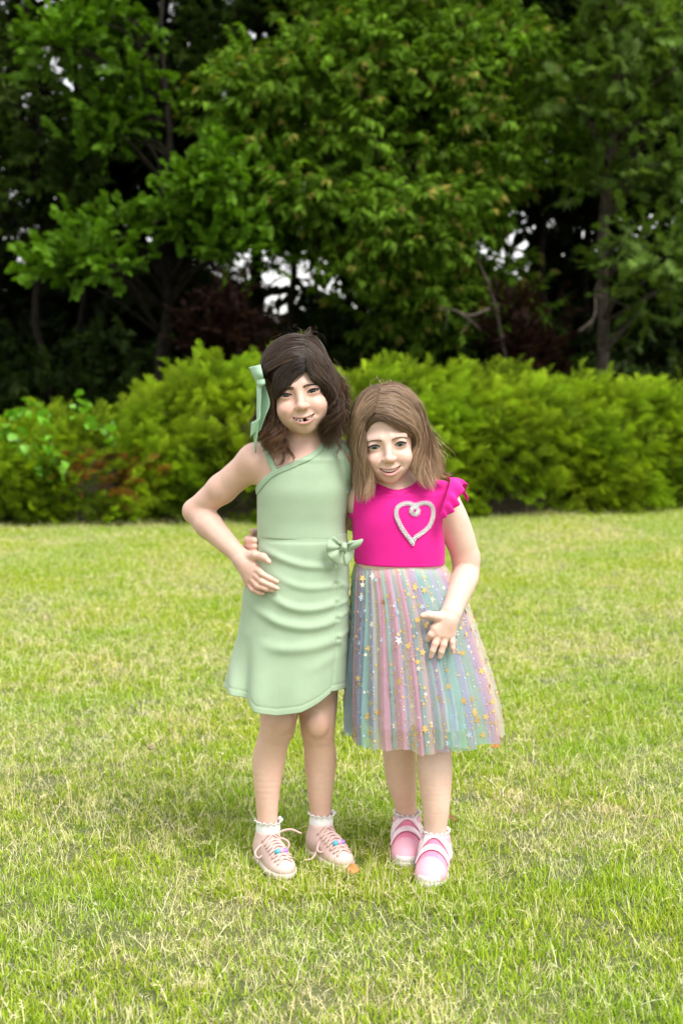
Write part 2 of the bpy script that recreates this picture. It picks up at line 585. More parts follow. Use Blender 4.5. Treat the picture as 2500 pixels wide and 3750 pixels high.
SHRUBS = [  # cx, cy, rx, ry, height, label
    (-2.75, 10.30, 0.85, 0.95, 0.32, 'low juniper at the far left end of the hedge, browned tips'),
    (-1.80, 10.45, 0.95, 1.05, 0.68, 'spreading juniper left of the green dress, orange dead sprays low down'),
    (-2.25, 10.05, 0.62, 0.62, 0.44, 'small low juniper filling the hedge front under the vine'),
    (-0.72, 10.55, 0.95, 1.10, 1.04, 'tall juniper directly behind the raised elbow and ribbon'),
    (0.25, 10.75, 0.95, 1.10, 1.00, 'juniper mostly hidden behind the heads of the two persons'),
    (1.05, 10.95, 0.90, 1.10, 1.00, 'full bright juniper just right of the pink dress'),
    (1.95, 11.35, 0.90, 1.10, 0.88, 'lower juniper before the brown shrub, second from hedge end'),
    (2.85, 11.60, 0.85, 1.10, 0.88, 'juniper at the far right end of the hedge'),
]

def junipers():
    r = np.random.default_rng(11)
    mats = leaf_mat('juniper_spray', 0.28, 0.7, 0.06, 2.2, (0.82, 0.92, 0.8), (1.15, 1.05, 1.0), inst=True)
    wood = plain('juniper_wood', (0.05, 0.038, 0.026), 0.9, 0.3, 40)
    temps = [spray_template(r) for _ in range(4)]
    for (cx, cy, rx, ry, h, label) in SHRUBS:
        root = empty('juniper_shrub', (cx, cy, 0), label, 'shrub', 'junipers of the hedge')
        # woody inside, keeps the shrub from being see-through
        na, ne = 40, 14
        A, E = np.meshgrid(np.arange(na) * 2 * math.pi / na, np.linspace(0.0, math.pi / 2, ne))
        v = dome(cx, cy, rx * 0.78, ry * 0.78, h * 0.76, A, E)
        v += (0.05 * vnoise(v * 6, 2))[..., None] * norm(v - np.array((cx, cy, h * 0.3)))
        v = v.reshape(-1, 3)
        f = np.array([(j * na + i, j * na + (i + 1) % na, (j + 1) * na + (i + 1) % na, (j + 1) * na + i) for j in range(ne - 1) for i in range(na)])
        mesh_obj('inner_wood', v, f, wood, root)
        st = MB()
        for k in range(9):
            a = r.uniform(math.pi, 2 * math.pi)
            e = dome(cx, cy, rx * 0.97, ry * 0.97, h * 0.97, np.array([a]), np.array([r.uniform(0.1, 0.8)]))[0]
            b0 = np.array((cx, cy, 0.0))
            st.tube(catmull([b0, b0 * 0.45 + e * 0.55 + (0, 0, -0.12), e], 8), np.linspace(0.016, 0.004, 8), 5)
        st.build('stem', wood, root)
        # sprays, grouped in branch ends that stand proud of the darker gaps between them
        nc = int(78 * (rx + ry) * (h + .08))
        per = 34
        az = r.uniform(math.pi * 0.82, 2.18 * math.pi, nc)
        el = np.arcsin(r.uniform(0.03, 1, nc))
        qc = dome(cx, cy, rx, ry, h, az, el)
        outc = norm((qc - np.array((cx, cy, h * 0.1))) / np.array((rx, ry, h)))
        c0 = np.array((cx, cy, 0.0))
        qc = c0 + (qc - c0) * (1 + 0.09 * vnoise(qc * 3.0, 21) + r.normal(size=nc) * 0.03)[:, None]
        dirc = norm(outc * 0.8 + np.array((0.42, -0.16, 0.20)) + r.normal(size=(nc, 3)) * 0.26)
        cid = np.repeat(np.arange(nc), per)
        n = nc * per
        size = np.repeat(r.uniform(0.6, 1.3, nc), per)[:, None]
        g = r.normal(size=(n, 3)) * np.array((0.085, 0.085, 0.06)) * size
        along = (g * dirc[cid]).sum(1)
        lat = np.linalg.norm(g - along[:, None] * dirc[cid], axis=1)
        pos = qc[cid] + g - dirc[cid] * (lat ** 2 * 3.2 + 0.10)[:, None]
        d = norm(dirc[cid] + g * 4.2 + r.normal(size=(n, 3)) * 0.24)
        q = qc[cid]
        rot = rot_from(d, r.normal(size=n) * 0.7)
        scl = r.uniform(0.55, 1.05, n) * size[:, 0] ** 0.5
        pos[:, 2] = np.maximum(pos[:, 2], 0.03)
        fresh_and_lit = np.clip(np.repeat(r.normal(0.62, 0.28, nc), per) + 1.6 * along + 0.22 * (q[:, 2] / h - 0.5), 0.05, 1.2)[:, None]
        base = np.array((0.040, 0.075, 0.008)) * (1 - fresh_and_lit) + np.array((0.37, 0.53, 0.032)) * fresh_and_lit  # fresh tips paler; base darkened to put the gaps' shade into the colour
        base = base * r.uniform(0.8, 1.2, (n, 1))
        depth = np.ones(n)
        pick = r.integers(0, 4, n)
        brown = np.zeros(n, bool)
        if cx < -1:
            dead = np.maximum(0, vnoise(q * 2.6 + 5, 33)) * (q[:, 2] < 0.72 * h) * (q[:, 2] > 0.1)
            brown = (dead > 0.36) & (r.random(n) < 0.6)
        k = ~brown
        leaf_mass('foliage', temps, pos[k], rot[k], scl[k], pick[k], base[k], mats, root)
        if brown.any():
            kb = np.array((0.36, 0.17, 0.05)) * r.uniform(0.6, 1.3, (brown.sum(), 1))
            leaf_mass('dead_foliage', temps, pos[brown], rot[brown], scl[brown] * 0.9, pick[brown], kb, mats, root)['label'] = 'orange brown dead sprays'

def vine():
    """broad bright leaves growing over the left end of the hedge"""
    r = np.random.default_rng(15)
    root = empty('climbing_vine', (-2.5, 9.6, 0), 'bright broad leaved vine growing over the left end of the hedge', 'vine')
    P = []
    st = MB()
    for k in range(9):
        cx, cy, rx, ry, h, _ = SHRUBS[(0, 1, 2)[k % 3]]
        a0, e0 = r.uniform(1.25, 1.7) * math.pi, r.uniform(.35, .8)
        q = dome(cx, cy, rx * 1.06, ry * 1.06, h * 1.12 + .06, a0 + np.linspace(0, .5, 9) * r.choice((-1, 1)), np.clip(e0 + np.linspace(0, .7, 9), 0, 1.5))
        q = q + r.normal(size=q.shape) * .02
        st.tube(catmull(q, 20), np.linspace(.005, .002, 20), 5)
        P.append(catmull(q, 22))
    st.build('stem', plain('vine_stem', (0.10, 0.12, 0.03), .8), root)
    P = np.concatenate(P) + r.normal(size=(9 * 22, 3)) * .03
    lv, lf = leaf_round(.075, .07)
    d = norm(r.normal(size=(len(P), 3)) * .6 + np.array((0, -.6, .2)))
    v, f, c = scatter(lv, lf, np.ones((len(lv), 3)), P, rot_from(d, r.normal(size=len(P)) * .6), r.uniform(.7, 1.3, (len(P), 1)), np.array((0.17, 0.40, 0.03)) * r.uniform(.7, 1.25, (len(P), 1)))
    tag(mesh_obj('foliage', v, f, leaf_mat('vine_leaf', .35, .4, .4), root, False, c), kind='stuff')

# ------------------------------------------------------------------ wood behind the hedge
def leaf_ovate(L=0.1, W=0.042, droop=0.25):
    v = np.array([(0, 0, 0), (-W / 2, L * 0.4, 0.006), (0, L * 0.42, -0.006), (W / 2, L * 0.4, 0.006), (0, L, -L * droop)])
    return v, np.array([(0, 2, 1), (0, 3, 2), (1, 2, 4), (2, 3, 4)])
def leaf_round(L=0.1, W=0.1):
    v = np.array([(0, 0.1 * L, 0), (-W * 0.38, 0.02 * L, 0.004), (-W / 2, L * 0.4, 0.01), (-W * 0.28, L * 0.78, 0), (0, L, -0.012), (W * 0.28, L * 0.78, 0), (W / 2, L * 0.4, 0.01), (W * 0.38, 0.02 * L, 0.004)])
    return v, np.array([(0, i + 1, i) for i in range(1, 7)])
def leaf_star(L=0.12):
    pts = []
    for a, rr in [(-150, .30), (-78, .62), (-48, .30), (-36, .85), (-16, .36), (0, 1.0), (16, .36), (36, .85), (48, .30), (78, .62), (150, .30)]:
        t = math.radians(a)
        pts.append((math.sin(t) * rr * L, math.cos(t) * rr * L, -0.10 * L * rr * rr))
    return np.array([(0, 0, 0.0)] + pts), np.array([(0, i + 1, i) for i in range(1, 11)])

def twig(r, leaf, n, L, hang, spread=1.0, tip=None):
    """a short twig along +Y with its leaves"""
    lv, lf = leaf
    V, F, C, k0 = [], [], [], 0
    for k in range(n):
        t = (k + 0.6) / n
        p = np.array((0, L * t, -0.03 * t * t))
        s = 1 if k % 2 else -1
        d = norm(np.array((s * spread * r.uniform(0.4, 1.1), 0.55 + 0.5 * t, -hang + r.normal() * 0.35)))
        R = rot_from(d[None], np.array([r.normal() * 0.5]))[0]
        sc = r.uniform(0.7, 1.15)
        V.append((lv * sc) @ R.T + p); F.append(lf + k0); k0 += len(lv)
        C.append(np.full((len(lv), 3), r.uniform(0.75, 1.25)) * (np.array(tip) if tip is not None and k >= n - 2 else 1.0))
    # the twig itself
    w = 0.0035
    a, b = np.array((0, 0, 0.)), np.array((0, L, -0.03))
    V.append(np.array([a + (w, 0, 0), a - (w, 0, 0), b - (w, 0, 0), b + (w, 0, 0)])); F.append(np.array([(0, 1, 2), (0, 2, 3)]) + k0)
    C.append(np.full((4, 3), 0.5))
    return np.concatenate(V), np.concatenate(F), np.concatenate(C)

def make_tree(name, label, group, base, height, clumps, temps, mat, bark, per, tint, trunk_r, tipred=0.0, lean=(0, 0), seed=0, csize=0.3, r_sc=(0.8, 1.2), cat='tree', out_dir=(0, -0.5, 0.25)):
    """clumps: array of leaf-clump centres; limbs run from the trunk to the clumps"""
    r = np.random.default_rng(seed)
    base = np.array(base, float)
    root = empty(name, base, label, cat, group)
    top = base + np.array((lean[0], lean[1], height))
    tr = MB()
    k = 10
    path = base + (top - base) * np.linspace(0, 1, k)[:, None]
    path[1:-1] += r.normal(size=(k - 2, 3)) * np.array((0.06, 0.06, 0.02)) * height / 6
    path = catmull(path, 24)
    rad = trunk_r * (1 - np.linspace(0, 0.85, 24)) * (1 + 0.5 * np.exp(-np.linspace(0, 24, 24)))
    path[0, 2] = -0.05
    tr.tube(path, rad, 9)
    tr.build('trunk', bark, root)
    lm = MB()
    step = max(1, len(clumps) // 46)
    for c in clumps[::step]:
        zt = np.clip(c[2] - 0.35 * np.hypot(c[0] - base[0], c[1] - base[1]) - 0.2, base[2] + 0.35, top[2])
        s = path[np.argmin(np.abs(path[:, 2] - zt))]
        mid = s * 0.5 + c * 0.5 + np.array((0, 0, 0.10 * np.linalg.norm(c - s))) + r.normal(size=3) * 0.06
        lr = trunk_r * 0.28
        lm.tube(catmull([s, mid, c], 9), np.linspace(lr, 0.006, 9), 5)
    lm.tube(path, rad * .6, 6)
    lm.build('branch', bark, root)
    # leaves
    n = len(clumps) * per
    cid = np.repeat(np.arange(len(clumps)), per)
    g = norm(r.normal(size=(n, 3))) * (r.random((n, 1)) ** 0.45)
    rel = g * csize * np.array((1.15, 1.0, 0.72)) * np.repeat(r.uniform(0.65, 1.3, len(clumps)), per)[:, None]
    pos = clumps[cid] + rel
    d = norm(norm(rel) * 0.7 + np.array(out_dir) + r.normal(size=(n, 3)) * 0.45)
    rot = rot_from(d, r.normal(size=n) * 0.6)
    scl = r.uniform(*r_sc, n)
    ct = np.repeat(r.uniform(0.72, 1.25, len(clumps)), per)[:, None]
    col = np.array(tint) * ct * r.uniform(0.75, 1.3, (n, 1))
    if tipred:
        k = (r.random(n) < tipred) & (rel[:, 2] > -0.05)
        col[k] = np.array((0.40, 0.20, 0.13)) * r.uniform(0.7, 1.2, (k.sum(), 1))
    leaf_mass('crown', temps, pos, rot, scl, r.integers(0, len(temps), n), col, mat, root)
    return root

def clump_cloud(r, n, cen, rad, shell=0.5, keep=None):
    """clump centres spread through an ellipsoid, denser towards its outside"""
    g = norm(r.normal(size=(n * 3, 3))) * (shell + (1 - shell) * r.random((n * 3, 1)))
    p = np.array(cen) + g * np.array(rad)
    p = p[p[:, 2] > 0.3]
    if keep is not None: p = p[keep(p)]
    return p[:n]

def wood():
    r = np.random.default_rng(21)
    m = leaf_mat('broad_leaf', 0.38, 0.55, 0.10, inst=True)
    bark = plain('grey_brown_bark', (0.085, 0.07, 0.055), 0.9, 0.4, 18, 0.1, 0.6)
    darkbark = plain('dark_bark', (0.022, 0.018, 0.014), 0.95, 0.4, 18, 0.1, 0.6)
    ov = [twig(r, leaf_ovate(0.09, 0.042, 0.35), 10, 0.2, 0.75, 1.0, (2.1, 1.0, 2.6) if q == 0 else None) for q in range(5)]
    rd = [twig(r, leaf_round(0.072, 0.072), 10, 0.24, 0.15, 1.3) for _ in range(3)]
    st = [twig(r, leaf_star(0.085), 7, 0.24, 0.35, 1.3) for _ in range(3)]
    big = [twig(r, leaf_ovate(0.16, 0.085, 0.3), 9, 0.34, 0.4, 1.2) for _ in range(3)]
    ndl = [twig(r, leaf_ovate(0.15, 0.02, 0.1), 22, 0.3, 0.2, 1.0) for _ in range(2)]

    # middle tree: drooping pointed leaves, reddish young tips, boughs hanging towards the lawn
    A = clump_cloud(r, 150, (0.55, 13.4, 3.3), (1.8, 1.0, 1.35), 0.62)
    B = clump_cloud(r, 34, (0.3, 12.9, 2.3), (0.95, 0.6, 0.55), 0.3)
    C = np.concatenate([clump_cloud(r, 60, (0.5, 13.9, 5.3), (2.3, 1.6, 1.3), 0.4), clump_cloud(r, 26, (0.75, 13.5, 1.75), (1.1, 0.7, 0.55), 0.3)])
    make_tree('broadleaf_tree', 'middle tree with drooping pointed leaves and reddish young tips', None, (1.25, 14.0, 0), 6.0, np.concatenate([A, B, C]), ov, m, bark, 22, (0.12, 0.225, 0.017), 0.07, 0.0, (-0.3, 0.2), 31, 0.25)
    # left tree: round leaves in upright sprays
    A = clump_cloud(r, 26, (-0.98, 12.7, 2.45), (0.58, 0.5, 0.80), 0.45)
    B = clump_cloud(r, 13, (-2.1, 12.8, 2.05), (0.75, 0.5, 0.30), 0.5)
    C = clump_cloud(r, 24, (-2.15, 13.0, 3.7), (0.60, 0.6, 0.85), 0.5)
    make_tree('broadleaf_tree', 'tree with round bright leaves in upright sprays, left of the ribbon', None, (-1.75, 13.2, 0), 5.2, np.concatenate([A, B, C]), rd, m, darkbark, 15, (0.085, 0.18, 0.011), 0.06, 0, (0.2, 0.1), 32, 0.21, (0.7, 1.1), 'tree', (0, -0.35, 0.5))
    # right tree: star leaves
    A = clump_cloud(r, 32, (2.6, 12.8, 3.5), (0.7, 0.6, 1.1), 0.5)
    B = clump_cloud(r, 9, (2.75, 12.5, 1.95), (0.5, 0.5, 0.45), 0.4)
    make_tree('broadleaf_tree', 'tree with star shaped pale leaves at the right edge', None, (2.35, 13.1, 0), 6.5, np.concatenate([A, B]), st, m, bark, 13, (0.10, 0.17, 0.026), 0.07, 0, (0.1, 0.1), 33, 0.24, (0.9, 1.35))
    # trees behind, one by one, the wood's shade put into their leaf tint
    back = [(-3.9, 15.0), (-2.9, 16.3), (-1.9, 15.2), (-0.9, 16.6), (0.1, 15.6), (1.1, 16.8), (2.0, 15.4), (2.9, 16.4), (3.9, 15.2), (-4.6, 17.6), (4.8, 17.4), (0.6, 18.6), (-2.2, 18.9), (3.2, 19.0)]
    words = ['far left edge', 'left, behind the round leaved tree', 'left of the ribbon', 'above the dark haired person', 'behind the middle tree', 'behind the middle tree crown, right half', 'left of the star leaved tree', 'behind the star leaved tree', 'far right edge', 'deep in the wood, far left', 'deep in the wood, far right', 'deep in the wood, centre', 'deep in the wood, left of centre', 'deep in the wood, right of centre']
    for i, ((x, y), w) in enumerate(zip(back, words)):
        h = r.uniform(8, 10)
        A = clump_cloud(r, 15, (x, y, 3.4 + r.uniform(-0.3, 0.5)), (1.05, 0.8, 1.7), 0.3)
        B = clump_cloud(r, 40, (x, y, 6.6), (1.7, 1.4, 2.2), 0.3)
        make_tree('forest_tree', 'tree tinted dark for shade, ' + w, 'dark trees of the wood', (x, y, 0), h, np.concatenate([A, B]), big if i % 3 else ndl, m, darkbark, 10, (0.013, 0.022, 0.005), r.uniform(0.05, 0.09), 0, (r.normal() * 0.2, 0), 40 + i, 0.42, (1.3, 2.0))
    for i, (x, y, zc, w) in enumerate(((-3.2, 14.3, 3.3, 'at the left edge'), (-0.75, 14.5, 4.1, 'above the ribbon'), (2.05, 14.6, 4.2, 'beside the star leaved tree'), (3.5, 14.2, 3.0, 'at the right edge'))):
        A = clump_cloud(r, 34, (x, y, zc), (0.95, 0.7, 1.3), 0.5)  # half light is put into the leaf tint, between front and back trees
        make_tree('forest_tree', 'green tree tinted as half lit ' + w + ', before the dark ones', 'half lit trees of the wood', (x + .2, y + .3, 0), 6.5, A, ov[1:], m, darkbark, 16, (0.045, 0.080, 0.010), .05, 0, (r.normal() * .2, 0), 80 + i, 0.28, (0.8, 1.3))
    # the far side of the wood: dense undergrowth, one mass, its shade put into the leaf tint
    n = 4400
    pos = np.stack([r.uniform(-8, 8, n), r.uniform(17.5, 22, n), 2.75 * r.random(n) ** 1.1], -1)
    pos[:, 2] *= 0.68 + 0.32 * vnoise(np.stack([pos[:, 0] * 0.8, 0 * pos[:, 0], 0 * pos[:, 0]], -1), 8)
    d = norm(r.normal(size=(n, 3)) + np.array((0, -0.5, 0.3)))
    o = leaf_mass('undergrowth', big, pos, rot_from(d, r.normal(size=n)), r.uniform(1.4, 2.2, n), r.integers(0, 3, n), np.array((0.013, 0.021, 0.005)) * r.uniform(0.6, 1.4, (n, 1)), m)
    tag(o, 'dark mass of undergrowth filling the wood low down', 'undergrowth', kind='stuff')
    # a nearer belt of saplings and brambles between the trunks
    n = 2600
    pos = np.stack([r.uniform(-5, 5, n), r.uniform(13.6, 15.8, n), 1.9 * r.random(n) ** 0.9], -1)
    pos[:, 2] *= 0.75 + 0.45 * vnoise(np.stack([pos[:, 0] * 1.3, pos[:, 1] * .7, 0 * pos[:, 0]], -1), 18)
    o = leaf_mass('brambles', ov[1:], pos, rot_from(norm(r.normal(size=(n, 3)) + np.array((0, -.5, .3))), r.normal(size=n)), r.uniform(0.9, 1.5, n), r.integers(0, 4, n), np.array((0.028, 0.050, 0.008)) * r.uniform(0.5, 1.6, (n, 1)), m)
    tag(o, 'dark green brambles and saplings between the trunks behind the hedge', 'undergrowth', kind='stuff')
    # two dark red shrubs in front of the wood
    rs = [twig(r, leaf_ovate(0.045, 0.02, 0.2), 12, 0.16, 0.1, 0.9) for _ in range(2)]
    for x, y, h, w, lab in ((-0.98, 12.4, 1.95, 0.36, 'dark reddish brown shrub standing behind the hedge, left of the ribbon'), (1.62, 12.6, 1.6, 0.42, 'dark reddish brown shrub standing behind the hedge, right of the bare branch')):
        A = clump_cloud(r, 46, (x, y, h * 0.62), (w, w * 0.8, h * 0.42), 0.2)
        make_tree('purple_shrub', lab, 'dark red shrubs behind the hedge', (x, y, 0), h * 0.8, A, rs, m, darkbark, 16, (0.030, 0.013, 0.010), 0.03, 0, (0, 0), 60 + int(x), 0.16, (0.8, 1.3), 'shrub', (0, -0.2, 0.8))
    # bare dead branches
    for pts, lab in (([U(1790, 1130, 12.3), U(1720, 1155, 12.2), U(1660, 1135, 12.1), U(1600, 1130, 12.0)], 'bare grey branch reaching left above the hedge'),
                     ([U(2120, 1215, 12.3), U(2175, 1160, 12.3), U(2180, 1060, 12.4), U(2200, 1010, 12.5)], 'bare curved grey branch by the second dark red shrub'),
                     ([U(1860, 1360, 12.5), U(1830, 1200, 12.5), U(1795, 1060, 12.5), U(1745, 940, 12.6)], 'bare thin upright stem left of the second dark red shrub')):
        mb = MB()
        p = catmull(pts, 16)
        mb.tube(p, np.linspace(0.016, 0.005, 16), 6)
        for k in (5, 9, 12):
            d = np.array((r.normal() * 0.12, r.normal() * 0.05, -0.10 - 0.1 * r.random()))
            mb.tube(catmull([p[k], p[k] + d * 0.5 + (0.02, 0, 0), p[k] + d], 6), np.linspace(0.008, 0.003, 6), 5)
        o = mb.build('dead_branch', bark)
        tag(o, lab, 'branch', 'bare dead branches above the hedge')

# ------------------------------------------------------------------ soft-body modelling: blended solids turned into one continuous mesh
def smin(a, b, k):
    h = np.clip(0.5 + 0.5 * (b - a) / k, 0, 1)
    return b * (1 - h) + a * h - k * h * (1 - h)

class Solid:
    """a list of blended primitives; mesh(lo, hi, vox) gives the surface inside a box"""
    def __init__(self):
        self.items = []
    def cone(self, a, b, ra, rb, k=0.01, op='u'):
        a, b = np.asarray(a, float), np.asarray(b, float)
        ab = b - a
        L2 = ab @ ab + 1e-12
        def fn(p):
            t = np.clip(((p - a) @ ab) / L2, 0, 1)
            q = p - a - t[..., None] * ab
            return np.sqrt((q * q).sum(-1)) - (ra + (rb - ra) * t)
        r = max(ra, rb)
        self.items.append((fn, np.minimum(a, b) - r, np.maximum(a, b) + r, k, op))
    def chain(self, pts, rad, k=0.008):
        for i in range(len(pts) - 1):
            self.cone(pts[i], pts[i + 1], rad[i], rad[i + 1], k)
    def limb(self, pts, rad, k=0.012, n=42):
        """a smooth tapering limb through the given points"""
        q = catmull(np.column_stack([np.asarray(pts, float), np.asarray(rad, float)]), n)
        c, rr = q[:, :3], q[:, 3]
        def fn(p):
            d = None
            for i in range(n - 1):
                ab = c[i + 1] - c[i]
                t = np.clip(((p - c[i]) @ ab) / (ab @ ab), 0, 1)
                v = p - c[i] - t[..., None] * ab
                e = np.sqrt((v * v).sum(-1)) - (rr[i] + (rr[i + 1] - rr[i]) * t)
                d = e if d is None else np.minimum(d, e)
            return d
        r = rr.max()
        self.items.append((fn, c.min(0) - r, c.max(0) + r, k, 'u'))
    def ell(self, c, r, k=0.01, op='u', R=None):
        c, r = np.asarray(c, float), np.asarray(r, float)
        Rm = np.eye(3) if R is None else np.asarray(R)
        def fn(p):
            q = (p - c) @ Rm
            k0 = np.sqrt(((q / r) ** 2).sum(-1)) + 1e-9
            k1 = np.sqrt(((q / r ** 2) ** 2).sum(-1)) + 1e-9
            return k0 * (k0 - 1) / k1
        m = r.max() if R is not None else r
        self.items.append((fn, c - m, c + m, k, op))
    def custom(self, fn, lo, hi, k=0.01, op='u'):
        self.items.append((fn, np.asarray(lo, float), np.asarray(hi, float), k, op))
    def field(self, lo, hi, vox):
        lo, hi = np.asarray(lo, float), np.asarray(hi, float)
        n = np.ceil((hi - lo) / vox).astype(int) + 1
        ax = [lo[i] + vox * np.arange(n[i]) for i in range(3)]
        F = np.full(n, 0.5, np.float32)
        for fn, a, b, k, op in self.items:
            m = k + 3 * vox + 0.006
            i0 = np.clip(np.floor((a - m - lo) / vox).astype(int), 0, n)
            i1 = np.clip(np.ceil((b + m - lo) / vox).astype(int) + 1, 0, n)
            if (i1 <= i0).any(): continue
            sl = tuple(slice(i0[j], i1[j]) for j in range(3))
            P = np.stack(np.meshgrid(*(ax[j][sl[j]] for j in range(3)), indexing='ij'), -1)
            d = fn(P)
            cur = F[sl]
            F[sl] = smin(cur, d, k) if op == 'u' else (-smin(-cur, d, k) if op == 's' else -smin(-cur, -d, k))
        return F
    def mesh(self, lo, hi, vox):
        F = self.field(lo, hi, vox)
        return nets(F, np.asarray(lo, float), vox)

def nets(F, lo, vox):
    """surface nets of the zero level"""
    S = F < 0
    c = [S[i:S.shape[0] - 1 + i, j:S.shape[1] - 1 + j, k:S.shape[2] - 1 + k] for i in (0, 1) for j in (0, 1) for k in (0, 1)]
    cnt = sum(x.astype(np.int8) for x in c)
    act = (cnt > 0) & (cnt < 8)
    I = np.argwhere(act)
    idx = np.full(act.shape, -1, np.int64)
    idx[act] = np.arange(len(I))
    acc = np.zeros((len(I), 3)); num = np.zeros(len(I))
    offs = [(i, j, k) for i in (0, 1) for j in (0, 1) for k in (0, 1)]
    val = {o: F[I[:, 0] + o[0], I[:, 1] + o[1], I[:, 2] + o[2]].astype(float) for o in offs}
    for o in offs:
        for a in range(3):
            if o[a]: continue
            q = list(o); q[a] = 1; q = tuple(q)
            va, vb = val[o], val[q]
            x = (va < 0) != (vb < 0)
            t = np.where(x, va / np.where(x, va - vb, 1), 0)
            p = np.array(o, float)[None] + np.eye(3)[a][None] * t[:, None]
            acc += p * x[:, None]; num += x
    V = lo + vox * (I + acc / num[:, None])
    faces = []
    for a in range(3):
        b, c2 = (a + 1) % 3, (a + 2) % 3
        s0 = [slice(None)] * 3; s1 = [slice(None)] * 3
        s0[a] = slice(0, -1); s1[a] = slice(1, None)
        A, B = S[tuple(s0)], S[tuple(s1)]
        E = np.argwhere(A != B)
        E = E[(E[:, b] > 0) & (E[:, c2] > 0) & (E[:, b] < S.shape[b] - 1) & (E[:, c2] < S.shape[c2] - 1)]
        def cell(db, dc):
            q = E.copy(); q[:, b] -= db; q[:, c2] -= dc
            return idx[q[:, 0], q[:, 1], q[:, 2]]
        quad = np.stack([cell(1, 1), cell(0, 1), cell(0, 0), cell(1, 0)], -1)
        flip = ~A[tuple(E.T)]
        quad[flip] = quad[flip][:, ::-1]
        faces.append(quad)
    Fq = np.concatenate(faces)
    return V, Fq[(Fq >= 0).all(1)]

def relax(V, Fq, n=2, w=0.5):
    for _ in range(n):
        acc = np.zeros_like(V); num = np.zeros(len(V))
        for i in range(4):
            a, b = Fq[:, i], Fq[:, (i + 1) % 4]
            np.add.at(acc, a, V[b]); np.add.at(num, a, 1)
            np.add.at(acc, b, V[a]); np.add.at(num, b, 1)
        k = num > 5
        V[k] = V[k] * (1 - w) + w * acc[k] / num[k][:, None]
    return V

def inside(P, lo, hi):
    return ((P > lo) & (P < hi)).all(1)

def mesh_in_zones(sol, lo, hi, vox, zones):
    """one surface, finer inside the zones (lo, hi, vox)"""
    V, Fq = sol.mesh(lo, hi, vox)
    cen = V[Fq].mean(1)
    keep = np.ones(len(Fq), bool)
    for zl, zh, zv in zones:
        keep &= ~inside(cen, np.asarray(zl) + vox * 1.0, np.asarray(zh) - vox * 1.0)
    Vs, Fs, n = [V], [Fq[keep]], len(V)
    for zl, zh, zv in zones:
        v, f = sol.mesh(zl, zh, zv)
        Vs.append(v); Fs.append(f + n); n += len(v)
    V, Fq = np.concatenate(Vs), np.concatenate(Fs)
    used = np.zeros(len(V), bool); used[Fq.ravel()] = True
    mp = np.cumsum(used) - 1
    return V[used], mp[Fq]

def grad_normals(sol, V, h=0.0012):
    acc = np.zeros_like(V)
    for d in np.array([(1, -1, -1), (-1, -1, 1), (-1, 1, -1), (1, 1, 1)], float):
        P = V + d * h
        Fv = np.full(len(V), 0.5)
        for fn, a, b, k, op in sol.items:
            m = k + .016
            q = ((P > a - m) & (P < b + m)).all(1)
            if not q.any(): continue
            dd = fn(P[q]); cur = Fv[q]
            Fv[q] = smin(cur, dd, k) if op == 'u' else (-smin(-cur, dd, k) if op == 's' else -smin(-cur, -dd, k))
        acc += d * Fv[:, None]
    return norm(acc)

def set_normals(o, N):
    o.data.normals_split_custom_set_from_vertices(N.astype(np.float32).tolist())

def rot3(rx=0, ry=0, rz=0):
    rx, ry, rz = math.radians(rx), math.radians(ry), math.radians(rz)
    X = np.array([[1, 0, 0], [0, math.cos(rx), -math.sin(rx)], [0, math.sin(rx), math.cos(rx)]])
    Y = np.array([[math.cos(ry), 0, math.sin(ry)], [0, 1, 0], [-math.sin(ry), 0, math.cos(ry)]])
    Z = np.array([[math.cos(rz), -math.sin(rz), 0], [math.sin(rz), math.cos(rz), 0], [0, 0, 1]])
    return Y @ X @ Z

